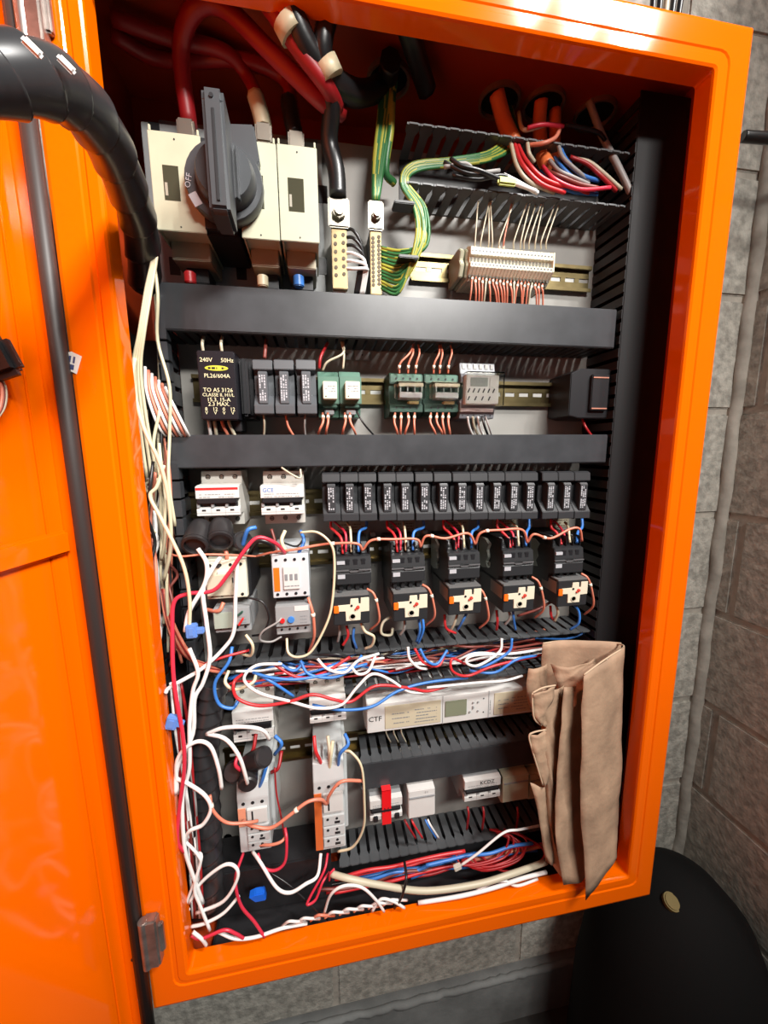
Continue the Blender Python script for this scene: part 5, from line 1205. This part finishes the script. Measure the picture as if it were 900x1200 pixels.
def add_sheet(name, vs, m=PAPER):
    bm = bmesh.new(); g = [[bm.verts.new(p-bag.location) for p in row] for row in vs]
    for j in range(len(g)-1):
        for i in range(len(g[0])-1): bm.faces.new((g[j][i], g[j+1][i], g[j+1][i+1], g[j][i+1])).smooth = True
    me = bpy.data.meshes.new(name); bm.to_mesh(me); bm.free(); me.materials.append(m)
    o = bpy.data.objects.new(name, me); COL.objects.link(o); o.parent = bag
    s = o.modifiers.new('s', 'SOLIDIFY'); s.thickness = .0007
    return o
add_sheet('back_panel', sheet([(636, 754, .045), (634, 830, .045), (636, 920, .045), (645, 1000, .035)], [(728, 753, .035), (728, 830, .03), (726, 920, .03), (722, 990, .02)], bulge=-.008, seed=1))
add_sheet('front_panel', sheet([(684, 792, -.012), (682, 850, -.014), (680, 920, -.014), (682, 970, -.014), (687, 1056, -.02)], [(731, 757, .018), (730, 830, .014), (728, 900, .012), (725, 960, .006), (722, 1003, -.004)], bulge=.003, seed=2))
add_sheet('middle_panel', sheet([(662, 806, .0), (656, 860, -.002), (652, 930, -.004), (650, 980, -.006), (661, 1038, -.01)], [(685, 798, .03), (684, 860, .028), (682, 930, .024), (684, 980, .018), (690, 1022, .006)], bulge=.004, seed=3))
add_sheet('left_panel', sheet([(637, 808, .006), (628, 830, .004), (640, 850, .006), (634, 868, .006), (638, 900, .008), (640, 960, .01), (648, 1015, .008)], [(663, 800, .024), (660, 840, .022), (656, 880, .02), (652, 920, .016), (650, 950, .012), (650, 990, .006), (662, 1030, .0)], bulge=.006, seed=4))
add_sheet('torn_flap', sheet([(624, 812, -.002), (624, 826, -.004), (626, 842, -.004), (634, 850, .0)], [(650, 804, .004), (648, 820, .004), (640, 836, .004), (640, 850, .006)], cols=5, rows=14, bulge=.004, seed=6, crumple=.0018), PAPER)
add_sheet('torn_edge', sheet([(620, 862, .002), (624, 880, .0), (630, 900, .0), (636, 920, .002)], [(640, 855, .006), (650, 880, .008), (646, 900, .008), (640, 920, .004)], cols=5, rows=14, bulge=.002, seed=7, crumple=.0016), PAPER)
add_sheet('torn_strip', sheet([(622, 918, .004), (628, 940, .002), (634, 975, .002), (640, 1010, .002)], [(642, 922, .012), (644, 950, .012), (648, 980, .01), (650, 1012, .008)], cols=5, rows=14, bulge=.003, seed=8))
add_sheet('side_flap', sheet([(620, 784, .04), (616, 800, .04), (618, 818, .04), (622, 830, .04)], [(642, 778, .045), (640, 800, .045), (640, 820, .045), (640, 832, .045)], cols=5, rows=10, bulge=.003, seed=9))
add_sheet('inner_fold', sheet([(645, 778, .03), (650, 795, .022), (655, 812, .02), (660, 830, .02)], [(700, 772, .03), (696, 785, .02), (684, 800, .012), (672, 815, .012)], cols=8, rows=12, bulge=.01, seed=10, crumple=.003))
for k, P in enumerate(([(636, 754, .045), (660, 751, .052), (700, 752, .046), (722, 754, .038), (731, 758, .02), (716, 768, .006), (700, 779, -.006), (684, 791, -.012)], [(624, 812, -.002), (636, 806, .0), (651, 803, .004)], [(624, 812, -.002), (624, 826, -.004), (626, 842, -.004), (634, 850, -.001)], [(640, 855, .006), (626, 858, .003), (620, 863, .002), (624, 880, .0), (630, 900, .0), (636, 920, .002)])):
    wire(P, .0011, PAPERE, '', parent=None, name='paper_rim').parent = bag
for o in list(bag.children):
    if o.name.startswith('paper_rim'):
        o.location = -bag.location
        for kx in ('label', 'category', 'group'):
            if kx in o: del o[kx]

# ------------------------------------------------------------------ around the cabinet
q = U(870, 160, .13); wire([(q.x, .13, q.z), (q.x+.03, .125, q.z-.002), (WX+.004, .11, q.z-.006)], .0075, 'black', 'short black cable end poking out of the block wall at the right', name='power_cable', cat='cable', world=True)
for k in range(5):
    x_ = 764+k*7; q = U(x_, 0, .11); wire([(q.x, .12, .4585), (q.x+.002, .11, .52), (q.x-.01+k*.004, .1, .7)], .0035, 'black' if k != 2 else 'ivory', '%s cable rising behind the top edge of the cabinet' % ('black' if k != 2 else 'ivory'), 'cables above the cabinet', name='power_cable', cat='cable', world=True)
# dark tank on the floor
tk = thing('water_tank', 'black rounded tank with a dull yellow cap in the dark right corner', 'tank', (.60, .045, -1.25)); H = .52
MB().lathe([(.148, 0), (.155, .02), (.150, H*.45), (.135, H*.72), (.105, H*.87), (.065, H*.96), (.03, H), (0, H)], (0, 0, 0), 'Z', 40).build('body', mat('tank_black', (.004, .004, .004), .85, spec=.15), tk)
MB().cyl((0, 0, 0), .0125, .01, 'Z', 20, bev=.002, M=Matrix.Translation((-.046, -.024, .507)) @ Matrix.Rotation(.45, 4, 'X')).build('cap', mat('dull_yellow', (.14, .1, .02), .6), tk)
q = U(560, 1190, .02)
t = MB().box(-.2, .2, -.16, .14, 0, .07, bev=.004, M=Matrix.Rotation(.1, 4, 'Z')).build('carton', mat('brown_board', (.1, .075, .055), .8)); t.location = (q.x-.0, -.03, -1.25)
tag(t, 'flat dark brown carton on the floor below the cabinet', 'box')
bpy.context.view_layer.update()
# labels: where several of one kind share a label, tell them apart by their order
ORD = ['first', 'second', 'third', 'fourth', 'fifth', 'sixth', 'seventh', 'eighth', 'ninth', 'tenth', 'eleventh', 'twelfth', 'thirteenth', 'fourteenth', 'fifteenth', 'sixteenth', 'seventeenth', 'eighteenth']
by = {}
for o in COL.objects:
    if not o.parent and 'label' in o: by.setdefault(o['label'], []).append(o)
for lab, os_ in by.items():
    if len(os_) < 2: continue
    def cen(o):
        if o.type != 'MESH': return o.location
        v = o.data.vertices; return sum((q.co for q in v), Vector())/len(v)+o.location
    C_ = {o.name: cen(o) for o in os_}
    sx = max(c.x for c in C_.values())-min(c.x for c in C_.values()); sz = max(c.z for c in C_.values())-min(c.z for c in C_.values())
    hor = sx > sz*.8
    os_.sort(key=lambda o: C_[o.name].x if hor else -C_[o.name].z)
    for k, o in enumerate(os_):
        w_ = 'left' if hor else 'top'
        t_ = (w_+'most one' if hor else 'topmost one') if k == 0 else (('rightmost one' if hor else 'lowest one') if k == len(os_)-1 else '%s from the %s' % (ORD[k], w_))
        words = lab.split(); o['label'] = ' '.join(words[:12])+', '+t_ if len(words) <= 12 else lab+', '+t_.replace(' the ', ' ').replace(' one', '')
